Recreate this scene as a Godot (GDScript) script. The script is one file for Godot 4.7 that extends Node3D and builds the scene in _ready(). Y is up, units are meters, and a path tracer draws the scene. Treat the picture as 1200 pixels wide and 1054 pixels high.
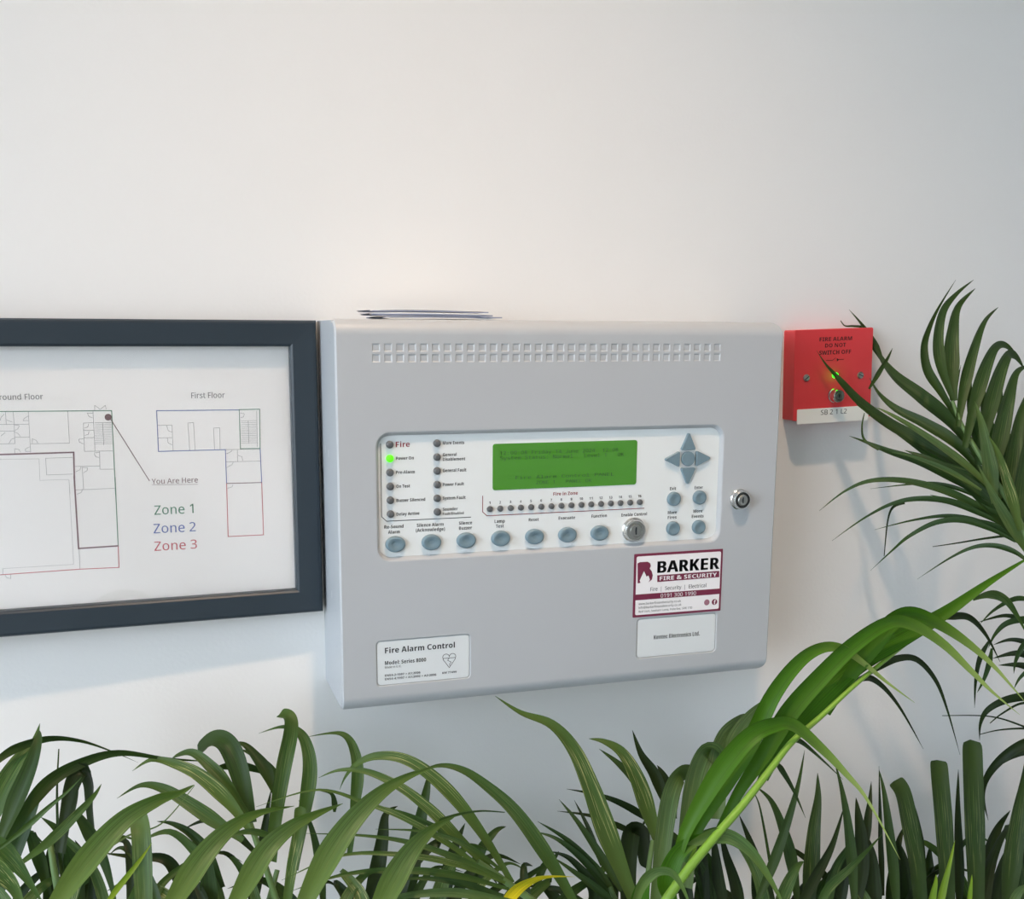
extends Node3D
# A reception wall with a fire alarm control panel, a framed zone plan, a red isolator switch and palms in front of it.
# World axes: x along the wall, y up, z out of the wall; metres. Panel coordinates start at the lower left corner of the panel.
const PANEL_Y := 1.15
const W := 0.385
const H := 0.310
const D := 0.090
const FLAT := Vector3.ZERO
var fonts = {}
var base_lines = {}
var M = {}
var taken = {}
var rng := RandomNumberGenerator.new()

# ---------------------------------------------------------------- naming
func numbered(called):
	taken[called] = taken.get(called, -1) + 1
	return called if taken[called] == 0 else "%s_%03d" % [called, taken[called]]

func thing(called, label, category, at, group = ""):
	var o := Node3D.new()
	o.name = numbered(called)
	add_child(o, true)
	o.position = at
	tag(o, label, category, group)
	return o

func tag(o, label, category, group = "", kind = ""):
	o.set_meta("label", label)
	o.set_meta("category", category)
	if group != "": o.set_meta("group", group)
	if kind != "": o.set_meta("kind", kind)
	return o

func obj(called, st, m, parent, at = Vector3.ZERO):
	var o := MeshInstance3D.new()
	o.name = called
	o.mesh = st if st is Mesh else st.commit()
	o.material_override = m
	o.position = at
	o.cast_shadow = GeometryInstance3D.SHADOW_CASTING_SETTING_ON
	parent.add_child(o, true)
	return o

func mb():
	var st := SurfaceTool.new()
	st.begin(Mesh.PRIMITIVE_TRIANGLES)
	return st

# ---------------------------------------------------------------- shapes
func vert(st, p, n, uv = Vector2.ZERO):
	st.set_normal(n)
	st.set_uv(uv)
	st.add_vertex(p)

func tri(st, a, b, c, n = FLAT):            # a, b, c run anticlockwise seen from outside
	if n == FLAT: n = (b - a).cross(c - a).normalized()
	vert(st, a, n); vert(st, c, n); vert(st, b, n)

func quad(st, a, b, c, d, na = FLAT, nb = FLAT, nc = FLAT, nd = FLAT):
	if na == FLAT:
		na = (c - a).cross(d - b).normalized()
		nb = na; nc = na; nd = na
	vert(st, a, na); vert(st, c, nc); vert(st, b, nb)
	vert(st, a, na); vert(st, d, nd); vert(st, c, nc)

func box(st, lo, hi, b = 0.0):                # a block with chamfered front edges (towards +z)
	var r0 = rect(lo.x, lo.y, hi.x, hi.y)
	var r1 = rect(lo.x + b, lo.y + b, hi.x - b, hi.y - b)
	var rings = [[r0, lo.z], [r0, hi.z - b], [r1, hi.z]]
	if b == 0.0: rings = [[r0, lo.z], [r0, hi.z]]
	loft(st, rings, true, true)

func rect(x0, y0, x1, y1):
	return PackedVector2Array([Vector2(x0, y0), Vector2(x1, y0), Vector2(x1, y1), Vector2(x0, y1)])

func rrect(x0, y0, x1, y1, r, n = 6):
	var p := PackedVector2Array()
	var c = [Vector2(x1 - r, y0 + r), Vector2(x1 - r, y1 - r), Vector2(x0 + r, y1 - r), Vector2(x0 + r, y0 + r)]
	for k in 4:
		for i in n + 1:
			var a = -PI / 2 + PI / 2 * (k + float(i) / n)
			p.append(c[k] + r * Vector2(cos(a), sin(a)))
	return p

func ellipse(cx, cy, rx, ry, n = 32):
	var p := PackedVector2Array()
	for i in n:
		p.append(Vector2(cx + rx * cos(TAU * i / n), cy + ry * sin(TAU * i / n)))
	return p

func round_poly(pts, r, n = 5):               # a convex polygon, anticlockwise, with rounded corners
	var p := PackedVector2Array()
	for k in pts.size():
		var a = pts[k - 1]; var b = pts[k]; var c = pts[(k + 1) % pts.size()]
		var u = (a - b).normalized(); var v = (c - b).normalized()
		var half = acos(clampf(u.dot(v), -1, 1)) / 2
		var s = b + u * r / tan(half); var e = b + v * r / tan(half)
		var mid = b + (u + v).normalized() * r / sin(half)
		var a0 = (s - mid).angle(); var da = wrapf((e - mid).angle() - a0, -PI, PI)
		for i in n + 1:
			var t = a0 + da * i / n
			p.append(mid + r * Vector2(cos(t), sin(t)))
	return p

func shrink(p, d):
	var c := Vector2.ZERO
	for q in p: c += q / p.size()
	var o := PackedVector2Array()
	for q in p:
		var l = (q - c).length()
		o.append(c + (q - c) * maxf(0.0, l - d) / maxf(l, 1e-9))
	return o

func loft(st, rings, cap_front = true, cap_back = false):   # rings: [outline, z] from back to front
	var n = rings[0][0].size()
	for k in rings.size() - 1:
		var a = rings[k]; var b = rings[k + 1]
		var fn = []
		for i in n:
			var j = (i + 1) % n
			var p = Vector3(a[0][i].x, a[0][i].y, a[1]); var q = Vector3(a[0][j].x, a[0][j].y, a[1])
			var r = Vector3(b[0][j].x, b[0][j].y, b[1]); var s = Vector3(b[0][i].x, b[0][i].y, b[1])
			fn.append((r - p).cross(s - q).normalized())
		for i in n:
			var j = (i + 1) % n
			var p = Vector3(a[0][i].x, a[0][i].y, a[1]); var q = Vector3(a[0][j].x, a[0][j].y, a[1])
			var r = Vector3(b[0][j].x, b[0][j].y, b[1]); var s = Vector3(b[0][i].x, b[0][i].y, b[1])
			if (r - p).length() < 1e-7: continue
			var f = fn[i]; var before = fn[i - 1]; var after = fn[j]
			var ni = (f + before).normalized() if f.dot(before) > 0.7 else f
			var nj = (f + after).normalized() if f.dot(after) > 0.7 else f
			quad(st, p, q, r, s, ni, nj, nj, ni)
	if cap_front: flat(st, rings[-1][0], rings[-1][1])
	if cap_back: flat(st, rings[0][0], rings[0][1], true)

func flat(st, outline, z, back = false):
	var t = Geometry2D.triangulate_polygon(outline)
	var n = Vector3(0, 0, -1 if back else 1)
	for i in range(0, t.size(), 3):
		var a = outline[t[i]]; var b = outline[t[i + 1]]; var c = outline[t[i + 2]]
		var ccw = (b - a).cross(c - a) > 0
		if ccw == back:
			var k = b; b = c; c = k
		tri(st, Vector3(a.x, a.y, z), Vector3(b.x, b.y, z), Vector3(c.x, c.y, z), n)

func slab(st, outline, z0, z1, bevel = 0.0):
	if bevel > 0: loft(st, [[outline, z0], [outline, z1 - bevel], [shrink(outline, bevel * 0.4), z1 - bevel * 0.35], [shrink(outline, bevel), z1]])
	else: loft(st, [[outline, z0], [outline, z1]])

func lathe(st, c, profile, n = 32, sy = 1.0):  # profile: Vector2(radius, z) from back rim to the middle of the front
	for k in profile.size() - 1:
		var a = profile[k]; var b = profile[k + 1]
		var d = b - a
		for i in n:
			var t0 = TAU * i / n; var t1 = TAU * (i + 1) / n
			var u = Vector3(cos(t0), sin(t0) * sy, 0); var v = Vector3(cos(t1), sin(t1) * sy, 0)
			var nu = (Vector3(cos(t0), sin(t0) / sy, 0) * d.y - Vector3(0, 0, d.x)).normalized()
			var nv = (Vector3(cos(t1), sin(t1) / sy, 0) * d.y - Vector3(0, 0, d.x)).normalized()
			var p = c + u * a.x + Vector3(0, 0, a.y); var q = c + v * a.x + Vector3(0, 0, a.y)
			var r = c + v * b.x + Vector3(0, 0, b.y); var s = c + u * b.x + Vector3(0, 0, b.y)
			quad(st, p, q, r, s, nu, nv, nv, nu)

func stroke(st, w, z, pts):                    # a drawn line on a flat face; pts in millimetres
	for i in range(0, pts.size() - 3, 2):
		var a = Vector2(pts[i], pts[i + 1]) / 1000.0; var b = Vector2(pts[i + 2], pts[i + 3]) / 1000.0
		if a.distance_to(b) < 1e-6: continue
		var d = (b - a).normalized() * w / 2000.0
		var s = d.orthogonal()
		var k = [a - d + s, a - d - s, b + d - s, b + d + s]
		if (k[1] - k[0]).cross(k[2] - k[0]) < 0: k.reverse()
		quad(st, Vector3(k[0].x, k[0].y, z), Vector3(k[1].x, k[1].y, z), Vector3(k[2].x, k[2].y, z), Vector3(k[3].x, k[3].y, z))

func dashed(st, w, z, pts, on, off):
	for i in range(0, pts.size() - 3, 2):
		var a = Vector2(pts[i], pts[i + 1]); var b = Vector2(pts[i + 2], pts[i + 3])
		var n = int(a.distance_to(b) / (on + off))
		for k in n:
			var p = a.lerp(b, float(k) / n); var q = p + (b - a).normalized() * on
			stroke(st, w, z, [p.x, p.y, q.x, q.y])

func area(st, z, pts):                         # a printed patch; pts in millimetres
	var p := PackedVector2Array()
	for i in range(0, pts.size(), 2): p.append(Vector2(pts[i], pts[i + 1]) / 1000.0)
	flat(st, p, z)

func text(st, s, face, x0, x1, y, cap, z, slope = 0.0):   # one line of lettering between x0 and x1 (millimetres) on the base line y
	var t = letters(s, face)
	if not base_lines.has(face):
		var h = letters("H", face)[0]
		var lo = 1e9; var hi = -1e9
		for p in h:
			lo = minf(lo, p.y); hi = maxf(hi, p.y)
		base_lines[face] = [lo, hi - lo]
	var left = 1e9; var right = -1e9
	for p in t[0]:
		left = minf(left, p.x); right = maxf(right, p.x)
	var kx = (x1 - x0) / 1000.0 / (right - left)
	var ky = cap / 1000.0 / base_lines[face][1]
	var n = Vector3(0, 0, 1)
	for i in range(0, t[1].size(), 3):
		var q = []
		for k in 3:
			var p = t[0][t[1][i + k]]
			var x = x0 / 1000.0 + (p.x - left) * kx
			q.append(Vector3(x, y / 1000.0 + (p.y - base_lines[face][0]) * ky + (x - x0 / 1000.0) * slope, z))
		if (q[1] - q[0]).cross(q[2] - q[0]).z < 0: tri(st, q[0], q[2], q[1], n)
		else: tri(st, q[0], q[1], q[2], n)

func letters(s, face):
	var tm := TextMesh.new()
	tm.font = fonts[face]
	tm.font_size = 48
	tm.pixel_size = 0.01
	tm.curve_step = 5.0
	tm.depth = 0.0
	tm.text = s
	var a = tm.get_mesh_arrays()
	var v = a[Mesh.ARRAY_VERTEX]
	var keep := PackedInt32Array()
	var index = a[Mesh.ARRAY_INDEX]
	for i in range(0, index.size(), 3):
		if a[Mesh.ARRAY_NORMAL][index[i]].z > 0.5:
			keep.append(index[i]); keep.append(index[i + 1]); keep.append(index[i + 2])
	return [v, keep]

# ---------------------------------------------------------------- materials
func mat(c, rough, metal = 0.0, spec = 0.5):
	var m := StandardMaterial3D.new()
	m.albedo_color = c
	m.roughness = rough
	m.metallic = metal
	m.metallic_specular = spec
	return m

func grain(m, cells, depth, seed_, strength = 1.0):     # fine relief of paint or powder coat
	var f := FastNoiseLite.new()
	f.seed = seed_
	f.frequency = 0.06
	f.fractal_octaves = 3
	var t := NoiseTexture2D.new()
	t.width = 256; t.height = 256
	t.seamless = true
	t.noise = f
	m.heightmap_enabled = true
	m.heightmap_texture = t
	m.heightmap_scale = depth * strength
	m.uv1_triplanar = true
	m.uv1_world_triplanar = true
	m.uv1_scale = Vector3.ONE * cells
	return m

func glow(c, energy, albedo):
	var m = mat(albedo, 0.35)
	m.emission_enabled = true
	m.emission = c
	m.emission_energy_multiplier = energy
	return m

func leaf_material(c, seed_, pale = 0.0, tip = 0.0):     # long parallel veins, a light midrib, and pale sun-bleached streaks on some leaves
	var r := RandomNumberGenerator.new()
	r.seed = seed_
	var im := Image.create(48, 256, false, Image.FORMAT_RGB8)
	var cream := Color(0.80, 0.77, 0.56)
	for x in 48:
		var vein = 1.0 + r.randf_range(-0.15, 0.13) + (0.14 if x % 8 == 3 else 0.0)
		if absi(x - 24) < 1: vein += 0.16
		var from = r.randf_range(0.20, 0.50); var to = from + r.randf_range(0.05, 0.30)
		var streak = pale if r.randf() < 0.55 else 0.0
		var ph = r.randf() * TAU
		for y in 256:
			var v = y / 255.0
			var k = Color(c.r * vein, c.g * vein, c.b * vein)
			k = k.lerp(Color(c.r * 1.12, c.g * 1.06, c.b * 0.92), 0.5 + 0.5 * sin(v * 9.0 + ph * 0.15))
			if v > from and v < to: k = k.lerp(cream, streak * sin(PI * (v - from) / (to - from)) * r.randf_range(0.75, 1.0))
			k = k.lerp(Color(0.76, 0.80, 0.50), tip * smoothstep(0.48, 0.92, v))
			im.set_pixel(x, y, k.clamp())
	var m = mat(Color.WHITE, 0.46, 0.0, 0.36)
	m.albedo_texture = ImageTexture.create_from_image(im)
	m.backlight_enabled = true
	m.backlight = Color(0.80, 0.90, 0.45) * 0.85
	m.cull_mode = BaseMaterial3D.CULL_DISABLED
	return m

# ---------------------------------------------------------------- leaves
func spline(p, t):
	var n = p.size() - 1
	var k = clampi(int(floor(t * n)), 0, n - 1)
	var f = t * n - k
	var a = p[maxi(k - 1, 0)]; var b = p[k]; var c = p[k + 1]; var d = p[mini(k + 2, n)]
	return 0.5 * (2.0 * b + (c - a) * f + (2.0 * a - 5.0 * b + 4.0 * c - d) * f * f + (3.0 * b - a - 3.0 * c + d) * f * f * f)

func points(mm):
	var p = []
	for i in range(0, mm.size(), 3): p.append(Vector3(mm[i], mm[i + 1], mm[i + 2]) / 1000.0)
	return p

# A strap-shaped leaflet: w is its greatest width in millimetres, turn0 and turn1 its twist in degrees at base and tip,
# kind 0 tapers to a long tip, kind 1 is widest late and ends blunt, kind 2 is thin throughout.
func leaf(parent, m, w, turn0, turn1, kind, mm):
	var p = points(mm)
	var n = 10 + 4 * p.size()
	var st = mb()
	var rows = []
	var cuts = [-1.0, -0.55, 0.0, 0.55, 1.0]
	for i in n + 1:
		var s = float(i) / n
		var c = spline(p, s)
		var t = (spline(p, minf(s + 0.01, 1.0)) - spline(p, maxf(s - 0.01, 0.0))).normalized()
		var face = Vector3(-0.30, 0.30, 0.90)
		face = (face - t * face.dot(t)).normalized().rotated(t, deg_to_rad(lerpf(turn0, turn1, smoothstep(0.0, 1.0, s))))
		var side = t.cross(face).normalized()
		var k = 0.0
		if kind == 0: k = lerpf(0.42, 1.0, smoothstep(0.0, 0.32, s)) * (1.0 - pow(maxf(0.0, s - 0.26) / 0.74, 1.25))
		elif kind == 1: k = lerpf(0.72, 1.0, smoothstep(0.0, 0.5, s)) * sqrt(maxf(0.0, 1.0 - pow(s, 34.0)))
		else: k = lerpf(1.0, 0.25, s)
		var half = maxf(0.00012, w / 2000.0 * k)
		var row = []
		for q in cuts:
			row.append(c + side * half * q + face * half * (0.34 * absf(q) - 0.06 * cos(q * 9.0)))
		rows.append(row)
	var norm = []
	for i in n + 1:
		var row = []
		for j in 5:
			var du = rows[i][mini(j + 1, 4)] - rows[i][maxi(j - 1, 0)]
			var dv = rows[mini(i + 1, n)][j] - rows[maxi(i - 1, 0)][j]
			row.append(du.cross(dv).normalized())
		norm.append(row)
	for i in n:
		for j in 4:
			for k in [[0, 0], [1, 1], [1, 0], [0, 0], [0, 1], [1, 1]]:
				var a = i + k[1]; var b = j + k[0]
				vert(st, rows[a][b], norm[a][b], Vector2((cuts[b] + 1.0) / 2.0, float(a) / n))
	return obj("leaflet", st, M[m], parent)

func tube(st, p, r0, r1, n = 10):
	var rows = []
	var steps = 6 * p.size()
	for i in steps + 1:
		var s = float(i) / steps
		var c = spline(p, s)
		var t = (spline(p, minf(s + 0.01, 1.0)) - spline(p, maxf(s - 0.01, 0.0))).normalized()
		var u = t.cross(Vector3(0.3, 0.2, 1)).normalized(); var v = u.cross(t)
		var row = []
		for k in n:
			var d = u * cos(TAU * k / n) + v * sin(TAU * k / n)
			row.append([c + d * lerpf(r0, r1, s), d])
		rows.append(row)
	for i in steps:
		for k in n:
			var a = rows[i][k]; var b = rows[i][(k + 1) % n]; var c = rows[i + 1][(k + 1) % n]; var d = rows[i + 1][k]
			quad(st, a[0], d[0], c[0], b[0], a[1], d[1], c[1], b[1])

func frond(parent, m, r0, r1, mm):             # the midrib of a palm frond; leaflets become its children
	var st = mb()
	tube(st, points(mm), r0 / 1000.0, r1 / 1000.0)
	return obj("frond", st, M[m], parent)

func palm(at, label, stems):                   # soil-rooted palm; at is the foot of its stems
	var t = thing("palm", label, "palm", at, "areca palms along the wall")
	for s in stems:
		var st = mb()
		tube(st, points(s), 0.009, 0.006)
		obj("stem", st, M.stem, t)
	return t

# ---------------------------------------------------------------- the control panel
func rounded_ends(y):                          # how far the cover reaches at height y: [left, right]
	var d = minf(y, H - y)
	var o = []
	for r in [0.0018, 0.0085]:
		o.append(r - sqrt(maxf(0.0, r * r - (r - d) * (r - d))) if d < r else 0.0)
	return [o[0], W - o[1]]

func cover_mesh(holes):
	var st = mb()
	var r = 0.012
	var b = 0.0014
	var back = 0.067
	# flat front as a grid that leaves the openings out
	var xs = [b, W - b]; var ys = [r, H - r]
	for h in holes:
		for x in [h[0], h[2]]: if not xs.has(x): xs.append(x)
		for y in [h[1], h[3]]: if not ys.has(y): ys.append(y)
	xs.sort(); ys.sort()
	for i in xs.size() - 1:
		for j in ys.size() - 1:
			var x = (xs[i] + xs[i + 1]) / 2; var y = (ys[j] + ys[j + 1]) / 2
			var open = false
			for h in holes:
				if x > h[0] and x < h[2] and y > h[1] and y < h[3]: open = true
			if not open:
				quad(st, Vector3(xs[i], ys[j], D), Vector3(xs[i + 1], ys[j], D), Vector3(xs[i + 1], ys[j + 1], D), Vector3(xs[i], ys[j + 1], D))
	# rolled top and bottom edges and the sides
	var rows = []
	for k in 9:
		var a = -PI / 2 + PI / 2 * k / 8
		rows.append([r + r * sin(a), D - r + r * cos(a), Vector3(0, sin(a), cos(a))])
	for k in 9:
		var a = PI / 2 * k / 8
		rows.append([H - r + r * sin(a), D - r + r * cos(a), Vector3(0, sin(a), cos(a))])
	for k in rows.size() - 1:
		var p = rows[k]; var q = rows[k + 1]
		var ep = rounded_ends(p[0]); var eq = rounded_ends(q[0])
		if k != 8:
			quad(st, Vector3(ep[0] + b, p[0], p[1]), Vector3(ep[1] - b, p[0], p[1]), Vector3(eq[1] - b, q[0], q[1]), Vector3(eq[0] + b, q[0], q[1]), p[2], p[2], q[2], q[2])
		var pi = Vector3(0, p[0], p[1]) - p[2] * b; var qi = Vector3(0, q[0], q[1]) - q[2] * b
		quad(st, Vector3(ep[1] - b, p[0], p[1]), Vector3(ep[1], pi.y, pi.z), Vector3(eq[1], qi.y, qi.z), Vector3(eq[1] - b, q[0], q[1]))
		quad(st, Vector3(ep[0], pi.y, pi.z), Vector3(ep[0] + b, p[0], p[1]), Vector3(eq[0] + b, q[0], q[1]), Vector3(eq[0], qi.y, qi.z))
		var zp = minf(pi.z, back + 0.02); var zq = minf(qi.z, back + 0.02)
		quad(st, Vector3(ep[1], pi.y, pi.z), Vector3(ep[1], pi.y, back), Vector3(eq[1], qi.y, back), Vector3(eq[1], qi.y, qi.z))
		quad(st, Vector3(ep[0], pi.y, back), Vector3(ep[0], pi.y, pi.z), Vector3(eq[0], qi.y, qi.z), Vector3(eq[0], qi.y, back))
	var e = rounded_ends(0.0)
	quad(st, Vector3(e[0], H, D - r), Vector3(e[1], H, D - r), Vector3(e[1], H, back), Vector3(e[0], H, back))
	quad(st, Vector3(e[0], 0, back), Vector3(e[1], 0, back), Vector3(e[1], 0, D - r), Vector3(e[0], 0, D - r))
	# pressed recesses: the rim, a sloping wall, the floor of the smaller ones
	for h in holes.slice(0, 3):
		var n = 6
		var outer = rrect(h[0], h[1], h[2], h[3], h[4], n)
		var corners = [Vector2(h[2], h[1]), Vector2(h[2], h[3]), Vector2(h[0], h[3]), Vector2(h[0], h[1])]
		for c in 4:
			for i in n:
				var a = outer[c * (n + 1) + i]; var q = outer[c * (n + 1) + i + 1]
				tri(st, Vector3(corners[c].x, corners[c].y, D), Vector3(q.x, q.y, D), Vector3(a.x, a.y, D), Vector3(0, 0, 1))
		var inner = rrect(h[0] + h[5], h[1] + h[6], h[2] - h[5], h[3] - h[6], maxf(h[4] - h[5], 0.0012), n)
		var ring = outer.size()
		for i in ring:
			var j = (i + 1) % ring
			var mid_a = outer[i].lerp(inner[i], 0.3); var mid_b = outer[j].lerp(inner[j], 0.3)
			quad(st, Vector3(mid_a.x, mid_a.y, D - h[7] * 0.12), Vector3(outer[i].x, outer[i].y, D), Vector3(outer[j].x, outer[j].y, D), Vector3(mid_b.x, mid_b.y, D - h[7] * 0.12))
			quad(st, Vector3(inner[i].x, inner[i].y, D - h[7]), Vector3(mid_a.x, mid_a.y, D - h[7] * 0.12), Vector3(mid_b.x, mid_b.y, D - h[7] * 0.12), Vector3(inner[j].x, inner[j].y, D - h[7]))
		flat(st, inner, D - h[7] - 0.0002)
	return st

func lock(called, parent, c, r, high, ring_dark):
	var st = mb()
	lathe(st, Vector3.ZERO, [Vector2(r * 1.12, 0), Vector2(r * 1.12, high * 0.18), Vector2(r * 1.02, high * 0.3), Vector2(r, high * 0.85), Vector2(r * 0.94, high), Vector2(r * 0.88, high)], 40)
	lathe(st, Vector3.ZERO, [Vector2(r * 0.62, high), Vector2(r * 0.60, high * 0.9), Vector2(0, high * 0.9)], 40)
	var o = obj(called, st, M.chrome, parent, c)
	st = mb()
	lathe(st, Vector3.ZERO, [Vector2(r * 0.88, high), Vector2(r * 0.84, high * 1.03), Vector2(r * 0.66, high * 1.03), Vector2(r * 0.62, high)], 40)
	obj("ring", st, M.black_ring if ring_dark else M.steel, o)
	st = mb()
	lathe(st, Vector3.ZERO, [Vector2(r * 0.57, high * 0.9), Vector2(r * 0.57, high * 1.05), Vector2(r * 0.52, high * 1.1), Vector2(r * 0.20, high * 1.1), Vector2(r * 0.17, high * 1.02), Vector2(0, high * 1.02)], 32)
	obj("lock_core", st, M.steel, o)
	st = mb()
	slab(st, round_poly([Vector2(-r * 0.07, -r * 0.34), Vector2(r * 0.07, -r * 0.34), Vector2(r * 0.07, r * 0.34), Vector2(-r * 0.07, r * 0.34)], r * 0.05), high * 1.0, high * 1.105)
	obj("keyhole", st, M.ink, o)
	return o

func control_panel():
	var t = thing("fire_alarm_panel", "wide light grey metal fire alarm control panel with a green display, mounted on the wall", "alarm panel", Vector3(0, PANEL_Y, 0))
	var st = mb()
	box(st, Vector3(0.0006, 0.001, 0.0), Vector3(W - 0.0012, H - 0.001, 0.0705))
	obj("back_box", st, M.grey, t)
	for k in [[0.206, 0.030], [0.204, 0.046], [0.095, 0.026], [0.088, 0.046]]:      # knockout tabs and hinge pins on the visible side
		st = mb()
		quad(st, Vector3(0.0003, k[0] - 0.003, k[1] - 0.0006), Vector3(0.0003, k[0] - 0.003, k[1] + 0.0006), Vector3(0.0003, k[0] + 0.003, k[1] + 0.0008), Vector3(0.0003, k[0] + 0.003, k[1] - 0.0004))
		obj("knockout_tab", st, M.white_paint, t)
	for y in [0.292, 0.268, 0.235, 0.08, 0.05, 0.02]:
		st = mb()
		lathe(st, Vector3(0.0014, y, 0.0675), [Vector2(0.0016, 0), Vector2(0.0016, 0.002), Vector2(0, 0.002)], 10)
		obj("hinge_pin", st, M.grey, t)
	# cover with its pressed openings: x0 y0 x1 y1, corner radius, slope across and up, depth
	var holes = [[0.0300, 0.1215, 0.3320, 0.2244, 0.0115, 0.0028, 0.0034, 0.0045], [0.0276, 0.0194, 0.1066, 0.0580, 0.0035, 0.0010, 0.0010, 0.0012], [0.2548, 0.0224, 0.3324, 0.0590, 0.0035, 0.0010, 0.0010, 0.0012]]
	var pans = []
	for row in 2:
		for k in 32:
			var x = 0.03137 + 0.009368 * k; var y = 0.2887 - 0.0081 * row
			pans.append(Vector2(x, y))
			holes.append([x - 0.0031, y - 0.0031, x + 0.0031, y + 0.0031])
	var cover = obj("cover", cover_mesh(holes), M.grey, t)
	st = mb()
	var outer = rect(-0.0031, -0.0031, 0.0031, 0.0031); var inner = rect(-0.0023, -0.0023, 0.0023, 0.0023)
	for i in 4:
		var j = (i + 1) % 4
		quad(st, Vector3(inner[i].x, inner[i].y, -0.0006), Vector3(outer[i].x, outer[i].y, 0), Vector3(outer[j].x, outer[j].y, 0), Vector3(inner[j].x, inner[j].y, -0.0006))
	flat(st, inner, -0.0006)
	var pan = st.commit()
	for p in pans: obj("vent", pan, M.grey, cover, Vector3(p.x, p.y, D))
	lock("cover_lock", t, Vector3(0.3487, 0.1588, D), 0.0080, 0.0065, true).set_meta("label", "chrome keyed cover lock with a black ring")
	# the white control facia
	var z = D - 0.0040
	st = mb()
	slab(st, rrect(0.0326, 0.1248, 0.3294, 0.2211, 0.0090, 8), z - 0.0012, z)
	var facia = obj("facia", st, M.facia, t)
	var print_z = z + 0.00012
	st = mb()
	text(st, "Power On", "bold", 46.77, 60.90, 201.97, 2.41, print_z)
	text(st, "Pre-Alarm", "bold", 46.63, 61.62, 190.98, 2.42, print_z)
	text(st, "On Test", "bold", 46.70, 57.66, 179.86, 2.43, print_z)
	text(st, "Buzzer Silenced", "bold", 46.63, 69.88, 168.64, 2.44, print_z)
	text(st, "Delay Active", "bold", 46.50, 65.06, 157.71, 2.45, print_z)
	text(st, "More Events", "bold", 84.54, 102.11, 212.91, 2.57, print_z)
	text(st, "General", "bold", 84.50, 95.77, 203.67, 2.44, print_z)
	text(st, "Disablement", "bold", 84.48, 102.88, 200.02, 2.44, print_z)
	text(st, "General Fault", "bold", 84.44, 103.80, 191.00, 2.59, print_z)
	text(st, "Power Fault", "bold", 84.39, 101.87, 179.86, 2.46, print_z)
	text(st, "System Fault", "bold", 84.34, 103.14, 168.75, 2.61, print_z)
	text(st, "Sounder", "bold", 84.30, 96.60, 159.90, 2.48, print_z)
	text(st, "Fault/Disabled", "bold", 84.29, 101.57, 156.39, 2.07, print_z)
	text(st, "Re-Sound", "bold", 36.65, 52.09, 147.79, 2.66, print_z)
	text(st, "Alarm", "bold", 39.67, 49.08, 143.50, 2.67, print_z)
	text(st, "Silence Alarm", "bold", 62.97, 84.88, 147.82, 2.69, print_z)
	text(st, "(Acknowledge)", "bold", 62.10, 85.93, 143.87, 2.69, print_z)
	text(st, "Silence", "bold", 97.64, 108.57, 147.87, 2.65, print_z)
	text(st, "Buzzer", "bold", 97.63, 108.50, 143.78, 2.65, print_z)
	text(st, "Lamp", "bold", 127.63, 136.37, 147.92, 2.67, print_z)
	text(st, "Test", "bold", 128.74, 135.52, 143.86, 2.68, print_z)
	text(st, "Reset", "bold", 156.98, 165.75, 147.88, 2.56, print_z)
	text(st, "Evacuate", "bold", 183.14, 197.76, 147.98, 2.58, print_z)
	text(st, "Function", "bold", 212.44, 226.34, 148.20, 2.61, print_z)
	text(st, "Enable Control", "bold", 239.59, 263.25, 147.93, 2.63, print_z)
	text(st, "Exit", "bold", 284.10, 289.88, 168.63, 2.65, print_z)
	text(st, "Enter", "bold", 307.38, 315.30, 168.63, 2.67, print_z)
	text(st, "More", "bold", 282.76, 291.31, 148.07, 2.67, print_z)
	text(st, "Fires", "bold", 282.92, 291.23, 143.73, 2.67, print_z)
	text(st, "More", "bold", 307.09, 315.69, 148.10, 2.69, print_z)
	text(st, "Events", "bold", 305.71, 317.12, 143.62, 2.69, print_z)
	for k in 16: text(st, str(k + 1), "bold", 122.75 + 8.837 * k - (0.0 if k < 9 else 0.8), 124.15 + 8.837 * k + (0.0 if k < 9 else 0.8), 163.7, 2.1, print_z)
	obj("lettering", st, M.ink, facia).set_meta("label", "black lettering")
	st = mb()
	stroke(st, 0.55, print_z, [34.7, 214.8, 34.7, 157.4, 38.6, 153.7, 107.4, 153.7])
	obj("border_line", st, M.ink, facia).set_meta("label", "black border line")
	st = mb()
	text(st, "Fire", "bold", 46.68, 57.78, 211.93, 4.27, print_z)
	text(st, "Fire in Zone", "bold", 178.17, 199.81, 168.30, 2.77, print_z)
	obj("lettering", st, M.ink_red, facia).set_meta("label", "red lettering")
	st = mb()
	stroke(st, 0.60, print_z, [117.5, 170.4, 117.5, 157.5, 121.1, 154.2, 260.4, 154.2])
	obj("border_line", st, M.ink_red, facia).set_meta("label", "red border line")
	# display
	st = mb()
	slab(st, rrect(0.1258, 0.1748, 0.2525, 0.2124, 0.0022, 5), z - 0.001, z + 0.0004, 0.0002)
	var screen = obj("display", st, M.lcd, t)
	screen.set_meta("label", "lit green display")
	st = mb()
	text(st, "12:00:08 Friday 14 June 2024  12:08", "mono", 132.06, 234.98, 203.33, 2.89, z + 0.0005)
	text(st, "System Status: Normal   Level 1   OK", "mono", 132.08, 240.51, 199.21, 2.90, z + 0.0005)
	text(st, "Fire Alarm Control PANEL", "mono", 145.25, 231.66, 183.08, 2.65, z + 0.0005)
	text(st, "ZONE 1   PANEL OK", "mono", 162.93, 211.78, 178.50, 2.67, z + 0.0005)
	obj("lettering", st, M.lcd_ink, screen)
	# indicator lamps
	st = mb()
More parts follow.
